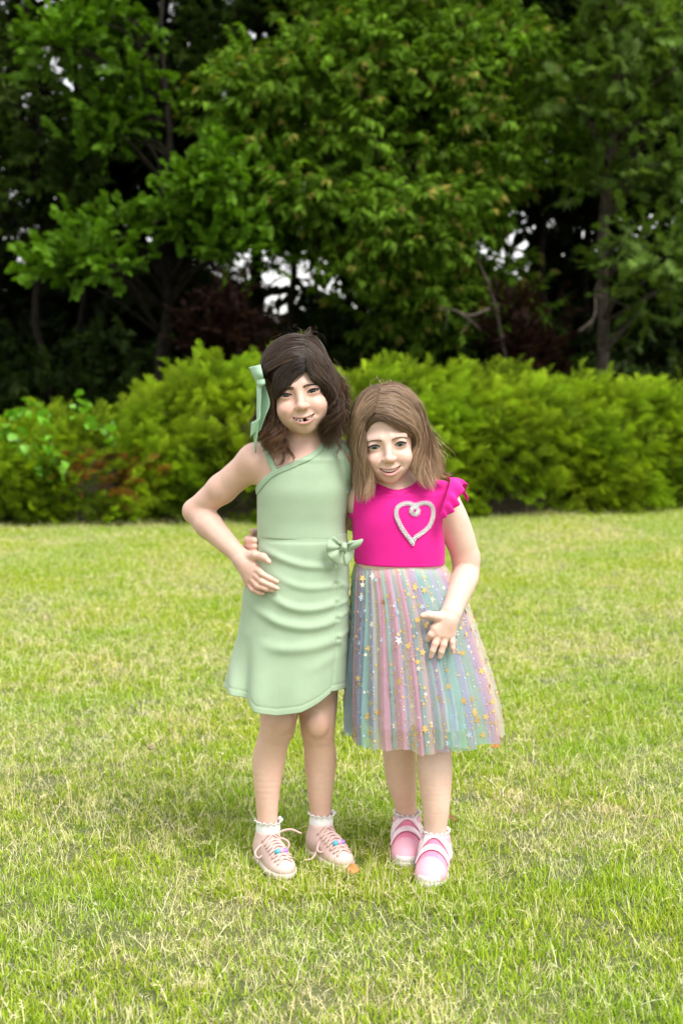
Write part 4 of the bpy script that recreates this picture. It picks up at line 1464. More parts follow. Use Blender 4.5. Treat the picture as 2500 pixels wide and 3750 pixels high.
def older_person():
    Y0 = 3.13
    B = lambda px, py, dy=0.0: U(px, py, Y0 + dy)
    root = empty('person', (B(1090, 3080)[0], Y0, 0), 'taller person in sage green one-shoulder ribbed dress, one hand on hip', 'person', None)
    SKIN, LIPS, BLUSH = (0.69, 0.46, 0.37), (0.60, 0.29, 0.26), (0.72, 0.39, 0.33)
    skin = skin_mat('fair_skin')
    # ---- body
    so = Solid()
    R = rot3(1.5, -9.5, 1)
    O = U(1096, 1440, Y0 - .078) + R @ np.array((0, .072, 0))
    hd = Head(O, R, 1.0, .0035, .0078, .0112, .10, .0032)
    hd.add_to(so)
    so.cone(hd.w((0, .022, -.055)), B(1114, 1640, .012), .039, .040, .02)
    rows = []
    for py, xl, xr, cy, b in ((1690, 945, 1262, .008, .056), (1730, 940, 1276, .004, .064), (1790, 941, 1280, 0, .069), (1860, 942, 1270, 0, .067), (1915, 942, 1264, 0, .065), (1973, 944, 1268, 0, .067), (2050, 936, 1272, 0, .071), (2150, 898, 1270, 0, .080), (2300, 890, 1268, .005, .082)):
        a_, c_ = B(xl, py, cy), B(xr, py, cy)
        rows.append((a_[2], (a_[0] + c_[0]) / 2, (c_[0] - a_[0]) / 2 - .004, Y0 + cy, b - .004))
    torso = Loft(rows)
    so.custom(torso.sdf(), *torso.box(), .02)
    so.ell(B(1108, 1700, .010), (.098, .060, .055), .03)
    NB, SL, SR = B(1114, 1645, .018), B(936, 1686, .012), B(1256, 1678, .012)
    so.cone(NB, SL, .039, .036, .03)
    so.cone(NB, SR, .039, .036, .03)
    so.cone(hd.w((0, .03, -.07)), NB + np.array((0, .008, -.005)), .040, .046, .03)
    # arm with the hand on the hip
    E, W = B(714, 1872, .085), B(884, 2044, -.028)
    so.cone(SL, SL * .45 + E * .55, .0355, .0325, .02)
    so.cone(SL * .45 + E * .55, E, .0325, .0270, .012)
    M = E * .70 + W * .30
    so.cone(E, M, .0275, .0300, .010)
    so.cone(M, W, .0300, .0190, .010)
    fing = {
        'index': [(650, 1060, -.060), (718, 1128, -.083), (788, 1166, -.088), (836, 1188, -.086)],
        'middle': [(640, 1110, -.062), (714, 1186, -.085), (788, 1222, -.091), (840, 1244, -.089)],
        'ring': [(624, 1160, -.060), (680, 1224, -.081), (748, 1248, -.087), (800, 1261, -.086)],
        'pinky': [(604, 1204, -.054), (640, 1254, -.072), (690, 1279, -.079), (726, 1288, -.079)],
    }
    W2 = B(*z3(560, 1015), -.034)
    so.cone(W, W2, .0195, .0195, .01)
    for nm, pts in fing.items():
        p = [B(*z3(a, b), c) for a, b, c in pts]
        f = .85 if nm == 'pinky' else 1.0
        so.cone(W2, p[0], .0165, .0112 * f, .010)
        so.chain(p, [.0082 * f, .0071 * f, .0062 * f, .0051 * f], .0022)
    t = [B(*z3(a, b), c) for a, b, c in ((590, 985, -.036), (662, 972, -.062), (724, 986, -.076), (768, 1024, -.078))]
    so.chain(t, [.0150, .0098, .0085, .0064], .005)
    # arm around the smaller person's back
    E2, W3 = B(1296, 1892, .075), B(1430, 1960, .150)
    so.cone(SR, E2, .0355, .031, .02)
    so.cone(E2, W3, .031, .020, .012)
    for k, dz in enumerate((.022, .007, -.008, -.022)):
        p0 = W3 + np.array((.035, .002, dz * .7)); p1 = p0 + np.array((.045, -.004, dz * .25)); p2 = p1 + np.array((.022, -.012, 0))
        so.cone(W3, p0, .016, .011, .008)
        so.chain([p0, p1, p2], [.0085, .0075, .006], .003)
    so.chain([W3, W3 + np.array((.028, 0, .032)), W3 + np.array((.055, -.004, .045))], [.014, .0095, .0065], .005)
    # legs
    so.limb([B(1022, 2290, .005), B(1022, 2560, -.008), B(1017, 2655, -.018), B(1000, 2712, -.012), B(983, 2790, -.004), B(978, 2915, -.018), B(979, 3012, -.025), B(979, 3060, -.027)], [.060, .0450, .0400, .0358, .0368, .0276, .0228, .025], .012)
    so.ell(B(1036, 2640, -.052), (.021, .012, .024), .016)
    so.limb([B(1152, 2290, .010), B(1164, 2560, .010), B(1163, 2660, .004), B(1168, 2718, .012), B(1173, 2790, .022), B(1172, 2915, .022), B(1173, 2995, .025), B(1173, 3045, .024)], [.060, .0445, .0395, .0355, .0364, .0274, .0226, .025], .012)
    so.ell(B(1160, 2655, -.031), (.021, .012, .024), .016)
    c = hd.w((0, -.03, -.01))
    zones = [(c - (.080, .075, .100), c + (.080, .055, .085), .0014), (B(862, 2200)[0:1].tolist() + [Y0 - .115, B(0, 2195)[2]], B(1030, 2200)[0:1].tolist() + [Y0 + .012, B(0, 2010)[2]], .0017)]
    lo = np.array((-.42, 2.93, .02)); hi = np.array((.24, 3.36, 1.20))
    V, Fq = mesh_in_zones(so, lo, hi, .0042, zones)
    col = hd.tint(V, SKIN, LIPS, BLUSH)
    # finger nails a little paler, elbow and knees a little pinker
    for q, rr in ((E, .04), (B(1036, 2640, -.05), .035), (B(1160, 2655, -.03), .035), (W2 + np.array((.03, -.03, -.05)), .05)):
        k = np.exp(-((V - q) ** 2).sum(1) / rr ** 2)[:, None] * .35
        col = col * (1 - k) + np.array((0.62, 0.34, 0.25)) * k
    for nm, pts in list(fing.items()) + [('thumb', [(768, 1024, -.078)] * 4)]:
        a, b, c_ = pts[-1]
        q = B(*z3(a + 2, b - 6), c_ - .006)
        k = (((V - q) ** 2).sum(1) < .0050 ** 2)
        col[k] = (0.72, 0.48, 0.41)
    body = mesh_obj('body', V, Fq, skin, root, True, col)
    set_normals(body, grad_normals(so, V))
    eyes_and_brows(hd, body, (0.018, 0.009, 0.005), (0.12, 0.075, 0.052), lambda u: (.009 + .034 * u, .0122 + .0024 * math.sin(u * 2.3) - .0026 * u * u, .0056 * (1 - .55 * u)), (0.012, 0.008, 0.006), so)
    teeth(hd, body, [(-.0170, .0056, .0046, True), (-.0110, .0060, .0054, True), (-.0048, .0062, .0050, True), (.0082, .0062, .0052, True), (.0140, .0058, .0050, True), (.0188, .0048, .0042, True), (-.012, .0052, .003, False), (-.004, .0052, .003, False), (.012, .0052, .003, False)])

    # ---- dress bodice
    green = rib_mat('sage_rib_knit', (0.38, 0.495, 0.345), .0034, False, .16)
    band_m = plain('sage_band_knit', (0.345, 0.475, 0.33), .8, .05, 500, .2, .3)
    def top_solid(g):
        s_ = Solid()
        s_.custom(torso.sdf(g), *torso.box(.03), .02)
        s_.ell(B(1108, 1700, .010), np.array((.098, .060, .055)) + g, .03)
        s_.cone(NB, SR, .039 + g, .036 + g, .03)
        s_.cone(NB, SL, .039 + g, .036 + g, .03)
        return s_
    zp = lambda px, py: tuple(B(px, py, -.055)[[0, 2]])
    neck = [z3(655, 468), z3(690, 420), z3(735, 365), z3(790, 315), z3(845, 282), z3(920, 250), z3(1000, 215), z3(1080, 180), z3(1140, 148), z3(1190, 103), z3(1225, 55), z3(1250, 5), (1204, 1585)]
    arm = [(1276, 1628), z3(1412, 190), z3(1430, 280), z3(1446, 380), z3(1450, 425), z3(1425, 470)]
    poly = neck + arm + [(1310, 1820), (1310, 1977), (900, 1974), (900, 1812)]
    inside_ = poly_sdf([zp(*p) for p in poly])
    big = (np.array((-1, 2, 0)), np.array((1, 4, 2)))
    bx = (np.array((-.22, 3.02, .66)), np.array((.05, 3.25, 1.02)))
    s_ = top_solid(.0045)
    # soft drape lines from the arm-hole towards the side
    s_.custom(flat(inside_), *big, .0022, 'i')
    V, Fq = s_.mesh(*bx, .0022)
    lx = lambda q: (q[:, 0] - torso.at(q[:, 2])[0])
    px = V[:, 0]; pz = V[:, 2]
    f1 = line_dist([zp(*z3(700, 520)), zp(*z3(672, 640)), zp(*z3(660, 800))])(px, pz)
    f2 = line_dist([zp(*z3(800, 330)), zp(*z3(740, 420)), zp(*z3(720, 520))])(px, pz)
    fr_ = (V[:, 1] < Y0)
    V[:, 1] -= fr_ * .0020 * np.exp(-(f1 / .014) ** 2) * np.clip((B(0, 1850)[2] - pz) / .05, 0, 1)
    dress = mesh_obj('dress_bodice', V, Fq, green, root)
    for nm, line, g, hw in (('neck_band', neck, .0068, .0062), ('armhole_band', arm, .0068, .0055), ('shoulder_strap', [z3(684, 0), z3(716, 60), z3(757, 150), z3(795, 230), z3(824, 290)], .0062, .0068)):
        ld = line_dist(catmull([zp(*p) for p in line], 40))
        b_ = top_solid(g)
        if nm == 'shoulder_strap':
            b_.custom(flat(lambda x, z, ld=ld, hw=hw: np.maximum(ld(x, z) - hw, .865 - z)), *big, .002, 'i')
        else:
            b_.custom(flat(lambda x, z, ld=ld, hw=hw: ld(x, z) - hw), *big, .002, 'i')
        V, Fq = b_.mesh(*bx, .0020)
        mesh_obj(nm, V, Fq, band_m, dress)

    # ---- skirt with gathered side seam
    prof = [(1945, 944, 1270, .064), (1972, 942, 1271, .067), (1985, 942, 1273, .0705), (2050, 934, 1276, .074), (2110, 905, 1277, .079), (2150, 893, 1276, .082), (2181, 888, 1275, .084), (2261, 881, 1275, .087), (2380, 857, 1271, .094), (2450, 836, 1270, .100), (2517, 816, 1269, .106), (2610, 800, 1270, .112)]
    pr = []
    for py, xl, xr, b in prof:
        a_, c_ = B(xl, py, .0), B(xr, py, .0)
        pr.append((a_[2], (a_[0] + c_[0]) / 2, (c_[0] - a_[0]) / 2, Y0, b))
    sk = Loft(pr, 2.2)
    nu, nv = 420, 170
    th = np.arange(nu) * 2 * math.pi / nu
    cs, sn = np.cos(th), np.sin(th)
    # hem height by picture x on the front, even at the back
    hx = np.array([800, 816, 830, 906, 948, 1017, 1094, 1160, 1216, 1240, 1275]); hy = np.array([2534, 2536, 2541, 2556, 2594, 2607, 2594, 2566, 2534, 2534, 2536])
    xw = sk.at(np.full(nu, B(0, 2560)[2]))
    fx = xw[0] + xw[1] * cs
    pxx = 1250 + (fx - 0) / (B(2250, 2560, -.08)[0] - B(1250, 2560, -.08)[0]) * 1000
    zh_f = np.array([B(0, y, -.07)[2] for y in np.interp(pxx, hx, hy)])
    back = np.clip(sn * 2.0 + 0.5, 0, 1)
    zh = zh_f * (1 - back) + back * B(0, 2512, .05)[2]
    ztop = B(0, 1950)[2]
    T = np.linspace(0, 1, nv)[:, None]
    Z = ztop + (zh[None] - ztop) * T
    cx, a_, cy, b_ = sk.at(Z)
    e = 2 / 2.2
    X = cx + a_ * np.sign(cs) * np.abs(cs) ** e
    Yv = cy + b_ * np.sign(sn) * np.abs(sn) ** e
    Pp = np.stack([X, Yv, Z], -1)
    # picture chart of the front for the folds
    sc = (B(2250, 2200, -.08)[0] - B(1250, 2200, -.08)[0]) / 1000
    QX = 1250 + X / sc
    zr = np.array([B(0, y, -.08)[2] for y in (1900, 2700)])
    QY = 1900 + (Z - zr[0]) / (zr[1] - zr[0]) * 800
    H = np.zeros_like(X)
    ridges = [([(1236, 2073), (1180, 2076), (1110, 2070), (1030, 2046), (935, 2006)], .0065, 15),
              ([(1238, 2142), (1190, 2150), (1120, 2150), (1050, 2130), (985, 2096)], .0050, 15),
              ([(1231, 2211), (1180, 2224), (1110, 2228), (1050, 2214), (1000, 2188), (955, 2150)], .0080, 17),
              ([(1230, 2270), (1180, 2287), (1110, 2293), (1030, 2278), (960, 2246), (905, 2215)], .0080, 18),
              ([(1230, 2345), (1170, 2360), (1090, 2370), (1010, 2368), (940, 2352)], .0075, 22),
              ([(1218, 2410), (1150, 2440), (1080, 2448)], .0030, 22),
              ([(1236, 2073), (1262, 2064), (1280, 2060)], .005, 9), ([(1238, 2142), (1262, 2154), (1280, 2166)], .006, 11), ([(1231, 2211), (1256, 2215), (1280, 2207)], .006, 10),
              ([(1230, 2270), (1258, 2258), (1280, 2246)], .006, 10), ([(1230, 2345), (1256, 2332), (1280, 2316)], .006, 11), ([(1230, 2345), (1250, 2366), (1262, 2400)], .004, 12)]
    for pts, amp, sg in ridges:
        d = line_dist(catmull(pts, 30))(QX, QY)
        fade = np.clip((QX - pts[-1][0]) / 90, 0, 1) if pts[0][0] > pts[-1][0] else 1.0
        H += (.78 if pts[0][0] > pts[-1][0] else .40) * amp * np.exp(-(d / (sg * .95)) ** 2) * fade
    for gy in (2073, 2142, 2211, 2270, 2345):
        H -= .0065 * np.exp(-(((QX - 1232) / 12) ** 2 + ((QY - gy) / 9) ** 2))
    H -= .0035 * np.exp(-((QX - (1232 - np.clip(QY - 2345, 0, 200) * .07)) / 5) ** 2) * (QY > 2040)
    # flaring soft folds near the hem at the picture's left
    low = np.clip((QY - 2330) / 220, 0, 1)
    H += low * (.010 * np.exp(-((QX - (845 - 0 * QY)) / 20) ** 2) - .012 * np.exp(-((QX - (890 + (2560 - QY) * .05)) / 22) ** 2) + .006 * np.exp(-((QX - 950) / 35) ** 2))
    H += low * .003 * np.sin(QX / 31.0 + QY / 160)
    H += .0012 * vnoise(Pp * np.array((14, 14, 22)), 6)
    frontm = np.clip(-sn * 3 + 0.7, 0, 1)[None]
    nrm = norm(np.stack([(X - cx) / a_ ** 2, (Yv - cy) / b_ ** 2, 0 * X], -1))
    Pp = Pp + nrm * (H * frontm)[..., None]
    # hem stitched band
    hem = np.exp(-((T - .962) / .006) ** 2)
    Pp = Pp - nrm * (.0011 * hem)[..., None]
    o = mesh_obj('dress_skirt', Pp.reshape(-1, 3), grid_faces(nu, nv, True), green, root)
    thick(o, .0012)

    # ---- bow at the waist
    def fan(kn, rim, pleats, amp, name):
        rim = catmull(rim, 41)
        nr = 12
        rr = np.linspace(0, 1, nr)[:, None, None]
        v = kn + (rim - kn)[None] * rr
        a = np.linspace(0, 1, 41)
        puff = np.sin(rr[..., 0] * math.pi * .85) * .010
        v[..., 1] -= puff + amp * np.cos(a * pleats * 2 * math.pi)[None] * rr[..., 0] * (1.15 - rr[..., 0] * .5)
        o = mesh_obj(name, v.reshape(-1, 3), grid_faces(41, nr), green, bow)
        thick(o, .002)
    kn = B(*z3(1385, 905), -.066)
    bow = mesh_obj('waist_bow', *strip([B(*z3(1368, 862), -.078), B(*z3(1366, 905), -.086), B(*z3(1372, 938), -.078)], [B(*z3(1410, 870), -.078), B(*z3(1408, 905), -.086), B(*z3(1402, 940), -.078)], 12, 7, .006), green, root)
    thick(bow, .003)
    fan(kn, [B(*z3(1308, 812), -.075), B(*z3(1258, 850), -.080), B(*z3(1242, 925), -.082), B(*z3(1262, 985), -.080), B(*z3(1332, 1052), -.076)], 2.5, .0042, 'bow_loop')
    fan(kn, [B(*z3(1430, 850), -.074), B(*z3(1490, 848), -.082), B(*z3(1542, 838), -.086), B(*z3(1520, 885), -.084), B(*z3(1466, 922), -.078)], 1.5, .0032, 'bow_loop')
    fan(kn, [B(*z3(1470, 925), -.070), B(*z3(1462, 975), -.074), B(*z3(1405, 1056), -.074), B(*z3(1382, 1010), -.068)], 1.5, .0032, 'bow_tail')

    # ---- socks and lace-up shoes
    white = plain('white_cotton', (0.80, 0.80, 0.80), .85, .05, 300, .2, .3)
    shoe_m = tint_mat('blush_canvas', .7, .25)
    sole_m = plain('pale_rubber', (0.72, 0.62, 0.58), .6, .1, 120)
    lace_m = plain('blush_lace', (0.66, 0.47, 0.43), .8, .12, 400, .2, .3)
    bead_cols = [((0.08, 0.42, 0.55), 'teal_bead'), ((0.85, 0.40, 0.50), 'pink_bead'), ((0.36, 0.20, 0.62), 'violet_bead')]
    bead_m = [plain(n, c, .2, .03, 50, .5) for c, n in bead_cols]
    for (ax_, ay_, az_), ang, flip in ((B(979, 3035, -.026), 24, 1), (B(1174, 3008, .024), 30, -1)):
        fr = ShoeFrame((ax_, ay_), ang, .89)
        ss = shoe_solid(.028, .95)
        def tint_fn(V):
            c = np.tile(np.array((0.66, 0.475, 0.44)), (len(V), 1))
            c[(V[:, 1] > .140)] = (0.70, 0.53, 0.49)
            tongue = (np.abs(V[:, 0]) < .011 + .05 * (V[:, 1] - .06)) & (V[:, 1] > .055) & (V[:, 1] < .128) & (V[:, 2] > .03)
            c[tongue] = (0.60, 0.41, 0.38)
            return c
        sh = foot_parts(root, fr, ss, shoe_m, sole_m, tint_fn)
        sock(root, ((ax_, ay_, .048), (ax_ + .002, ay_, .096)), (.0275, .0262), white, .1, fr, .0055)
        mb = MB()
        ys = [.070, .083, .096, .108, .120, .136, .147]
        for k, y in enumerate(ys):
            w = 28 + k * 3.0
            for s in (1, -1):
                y2 = y + .013
                pts = [shoe_surf(ss, y + (y2 - y) * u, 90 + s * (w - 2 * w * u), .0022 + .0015 * math.sin(u * math.pi)) for u in np.linspace(0, 1, 7)]
                mb.tube(fr.w(catmull(pts, 12)), .0024, 6)
        top = shoe_surf(ss, .064, 90, .006)
        if flip > 0:
            loops = [[top, top + (.022, .010, .014), top + (.040, .022, .004), top + (.030, .026, -.016), top + (.010, .012, -.004), top],
                     [top, top + (-.025, .004, .002), top + (-.045, .008, -.014), top + (-.038, .018, -.026), top + (-.015, .014, -.008), top],
                     [top, top + (.025, -.008, .022), top + (.055, -.004, .028), top + (.082, .004, .016)], [top, top + (-.006, .020, -.002), top + (-.012, .045, -.014), top + (-.014, .058, -.020)]]
        else:
            loops = [[top, top + (.018, .018, .002), top + (.030, .040, -.010), top + (.014, .042, -.008), top + (.004, .020, .002), top],
                     [top, top + (-.020, .012, -.002), top + (-.040, .032, -.020), top + (-.030, .044, -.022), top + (-.010, .020, -.004), top],
                     [top, top + (-.028, .020, -.012), top + (-.055, .034, -.038), top + (-.078, .030, -.040)], [top, top + (.004, .018, .000), top + (.006, .036, -.006), top + (.006, .052, -.012)]]
        for lp in loops:
            mb.tube(fr.w(catmull(lp, 26)), .0026, 6)
        mb.sphere(fr.w(top), .0055)
        mb.build('lace', lace_m, sh)
        for k, dx in enumerate((-14, 0, 14)):
            mb = MB()
            mb.sphere(fr.w(shoe_surf(ss, .134, 88 - dx, .0050)), .0068, 12, 9)
            mb.build('bead', bead_m[k], sh)

    # ---- hair
    hm = hair_mat('dark_brown_hair')
    r = np.random.default_rng(77)
    H, G = hair_tools(hd, z1, Y0, so)
    DK, MD, LT = np.array((0.036, 0.021, 0.014)), np.array((0.085, 0.050, 0.031)), np.array((0.18, 0.092, 0.048))
    cap = hair_cap(hd, root, hm, DK * .8, [((.010, -.088, -.022), (.056, .060, .070))], [(hd.w((0, .05, .0)), B(1120, 1640, .07), .062 * 1, .055), (hd.w((-.03, .045, -.02)), B(1050, 1650, .06), .045, .03)])
    def cols(n, a, b):
        q = P[:, P.shape[1] // 2] * 0.7 + P[:, P.shape[1] // 4] * 0.3
        u = np.clip(0.5 + 0.75 * vnoise(q * 95, 3) + 0.35 * vnoise(q * 240, 4) + r.normal(size=n) * 0.16, 0, 1)[:, None]
        return (a * 0.85 * (1 - u) + b * 1.15 * u) * (1 + r.normal(size=(n, 1)) * .10)
    L = []
    # pulled back to the ribbon
    P = sheet(r, [G((830, 165), (650, 150), (480, 225), (375, 380), (345, 560)), G((835, 230), (660, 235), (500, 320), (395, 440), (350, 575)), G((842, 320), (680, 345), (530, 425), (420, 505), (355, 585)), G((852, 400), (700, 425), (560, 485), (440, 555), (360, 600))], 3000, .0024, 0, 2, .004, hd.O, 40, startj=.3, endcut=.05)
    L.append((P, .0008, cols(3000, DK, MD)))
    # swept fringe
    P = sheet(r, [G((848, 395), (720, 425), (560, 520), (480, 690), (480, 860), t=.013), G((852, 450), (730, 505), (605, 605), (535, 730), (502, 865), t=.010), G((858, 530), (775, 600), (685, 690), (600, 770), (525, 860), t=.006)], 2100, .0022, 0, 2, .003, hd.O, 26, startj=.25, endcut=.12)
    L.append((P, .0008, cols(2100, DK * .8, DK * 1.15)))
    # the other side of the parting, falling in loose waves
    P = sheet(r, [G((830, 165), (950, 185), (1060, 325), (1140, 520), (1205, 730), (1235, 950, -.01), (1225, 1200, -.01), (1270, 1400, -.02)),
                  G((838, 255), (940, 325), (1045, 475), (1125, 640), (1180, 800), (1205, 1000, -.02), (1170, 1200, -.03), (1215, 1420, -.04)),
                  G((848, 345), (925, 440), (1010, 570), (1080, 700), (1125, 850), (1150, 1030, -.04), (1105, 1220, -.04), (1190, 1450, -.055)),
                  G((855, 440), (900, 530), (965, 635), (1080, 750), (1128, 900), (1135, 1050), (1105, 1210, -.05), (1125, 1370, -.055)),
                  G((860, 520), (885, 600), (935, 670), (1055, 760), (1105, 865), (1112, 1000), (1105, 1110, -.06), (1110, 1250, -.05))], 3600, .0034, .021, 2.1, .005, hd.O, 26, startj=.08, endcut=.3)
    L.append((P, .0008, cols(3600, DK, MD * 1.25)))
    # side locks below the ribbon
    P = sheet(r, [G((360, 600), (375, 800, .02), (385, 1000, .0), (370, 1200, -.02), (400, 1350, -.04), (480, 1450, -.055)), G((420, 640), (430, 830, -.005), (450, 1030, -.02), (470, 1230, -.035), (480, 1380, -.05), (540, 1520, -.06)), G((480, 740), (482, 880, -.055), (508, 1060, -.05), (575, 1230, -.045), (540, 1390, -.055), (590, 1500, -.062))], 2300, .0032, .020, 1.9, .004, hd.O, 18, startj=.15, endcut=.35)
    L.append((P, .0008, cols(2300, DK, LT)))
    # hair behind the shoulder and neck
    P = sheet(r, [G((345, 560, .03), (320, 760, .06), (270, 970, .07), (215, 1170, .06), (150, 1380, .045)), G((380, 600, .05), (360, 800, .07), (330, 1000, .07), (300, 1200, .06), (260, 1400, .03)), G((520, 800, .05), (500, 950, .06), (470, 1100, .06), (450, 1250, .05), (430, 1400, .02))], 420, .006, .012, 1.7, 0, None, 18, startj=.2, endcut=.35)
    L.append((P, .0008, cols(420, DK, LT)))
    P = sheet(r, [G((620, 1500, .05), (600, 1050, .05), (600, 1200, .045), (620, 1330, .03)), G((1050, 1500, .05), (1080, 1050, .05), (1110, 1200, .045), (1150, 1350, .03)), G((1150, 800, .05), (1200, 1000, .05), (1230, 1200, .045), (1290, 1390, .03))], 420, .006, .010, 1.4, 0, None, 18, startj=.2, endcut=.3)
    L.append((P, .0008, cols(420, DK * .8, MD)))
    # wisps blowing to the side
    P = sheet(r, [G((1120, 480), (1230, 620, .0), (1310, 760, .0), (1290, 930, .0), (1320, 1130, .0)), G((1150, 600), (1240, 760, .0), (1270, 920, .0), (1300, 1100, .0), (1290, 1330, -.02)), G((1100, 1500, -.04), (1180, 1050, -.04), (1240, 1200, -.04), (1330, 1330, -.05), (1380, 1420, -.05))], 360, .010, .012, 2.0, 0, None, 0, startj=.05, endcut=.5)
    L.append((P, .0008, cols(360, MD, LT)))
    # curls lying on the collar bone
    for g in ([(500, 1380, -.06), (585, 1480, -.066), (590, 1590, -.070), (530, 1645, -.070), (455, 1632, -.068)], [(540, 1400, -.06), (650, 1480, -.066), (705, 1560, -.068), (690, 1615, -.07)], [(520, 1400, -.06), (610, 1470, -.066), (668, 1530, -.068), (640, 1600, -.07)],
              [(1190, 1360, -.05), (1240, 1440, -.06), (1200, 1500, -.066), (1230, 1560, -.068)], [(1230, 1400, -.05), (1290, 1490, -.06), (1330, 1560, -.066), (1370, 1640, -.066)], [(470, 1380, -.055), (490, 1470, -.064), (470, 1540, -.07), (500, 1600, -.07)]):
        P = sheet(r, [G(*g)], 22, .0028, 0, 1, 0, None, 0, startj=.4, endcut=.2)
        L.append((P, .0008, cols(22, MD, LT)))
    # fly-aways over the crown
    P = sheet(r, [G((840, 180), (760, 90, .0), (640, 60, .0), (660, 30, .0)), G((850, 190), (930, 90, .01), (1020, 130, .01), (1060, 260, .01)), G((700, 170), (560, 170, .0), (480, 230, .0), (420, 330, .0)), G((900, 220), (1040, 290, .01), (1130, 400, .01), (1200, 520, .01))], 60, .010, .006, 1.5, 0, None, 0, startj=.3, endcut=.5)
    L.append((P, .0005, cols(60, DK, MD)))
    for i, (P, w, c_) in enumerate(L):
        pass
    k = max(p.shape[1] for p, _, _ in L)
    allp = np.concatenate([p for p, _, _ in L]); allw = np.concatenate([np.full(len(p), w) for p, w, _ in L]); allc = np.clip(np.concatenate([c_ for _, _, c_ in L]), .004, 1)
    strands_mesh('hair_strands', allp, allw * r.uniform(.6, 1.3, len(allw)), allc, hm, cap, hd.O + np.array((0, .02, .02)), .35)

    # ---- satin ribbon in the hair
    satin = plain('sage_satin', (0.36, 0.55, 0.38), .38, .05, 30, .4)
    V, Fq = strip([H(190, 518, -.015), H(240, 620, -.030), H(285, 712, -.026)], [H(325, 485, -.050), H(352, 600, -.062), H(374, 702, -.045)], 14, 9, .010)
    rb = mesh_obj('hair_ribbon', V, Fq, satin, root); thick(rb, .0012)
    for nm, a_, b_, bu in (('ribbon_loop', [(190, 518, -.014), (250, 600, .012), (300, 700, -.015)], [(322, 486, -.04), (358, 600, -.02), (374, 690, -.03)], -.006),
                       ('ribbon_tail', [(285, 705, -.030), (272, 1500, -.036), (228, 1150, -.045), (208, 1320, -.040)], [(338, 735, -.048), (324, 960, -.060), (320, 1100, -.064), (268, 1262, -.050)], .004),
                       ('ribbon_tail', [(330, 735, -.034), (322, 1000, -.036), (300, 1180, -.040), (270, 1306, -.040)], [(376, 725, -.040), (432, 925, -.058), (375, 1090, -.056), (322, 1240, -.050)], -.003),
                       ('ribbon_knot', [(288, 660, -.046), (284, 712, -.050), (300, 745, -.046)], [(372, 650, -.060), (378, 705, -.064), (352, 742, -.058)], .006)):
        V, Fq = strip([H(*p) for p in a_], [H(*p) for p in b_], 22, 7, bu)
        thick(mesh_obj(nm, V, Fq, satin, rb), .0012)
    return hd, root

# ------------------------------------------------------------------ the smaller person, pink top and tulle skirt
def z2(x, y): return 1230 + x * .3189, 1370 + y * .3189
def z4(x, y): return 1200 + x * .4464, 1700 + y * .4464
def z6(x, y): return 1230 + x * .4145, 2250 + y * .4145

def tulle_mat(name, cover, fine=True):
    m, nt, b, out = new_mat(name)
    at = nt.nodes.new('ShaderNodeAttribute'); at.attribute_name = 'tint'
    nz = ramp(nt, noise(nt, 30, 4, .6), [(.3, (.93, .93, .93)), (.7, (1.04, 1.04, 1.04))])
    c = mixrgb(nt, 'MULTIPLY', 1.0, at.outputs['Color'], nz)
    nt.links.new(c, b.inputs['Base Color'])
    b.inputs['Roughness'].default_value = .6
    b.inputs['Sheen Weight'].default_value = .2
    t = nt.nodes.new('ShaderNodeBsdfTranslucent'); nt.links.new(c, t.inputs[0])
    m1 = nt.nodes.new('ShaderNodeMixShader'); m1.inputs[0].default_value = .35
    nt.links.new(b.outputs[0], m1.inputs[1]); nt.links.new(t.outputs[0], m1.inputs[2])
    tr = nt.nodes.new('ShaderNodeBsdfTransparent')
    m2 = nt.nodes.new('ShaderNodeMixShader'); m2.inputs[0].default_value = cover
    nt.links.new(tr.outputs[0], m2.inputs[1]); nt.links.new(m1.outputs[0], m2.inputs[2])
    nt.links.new(m2.outputs[0], out.inputs[0])
    return m

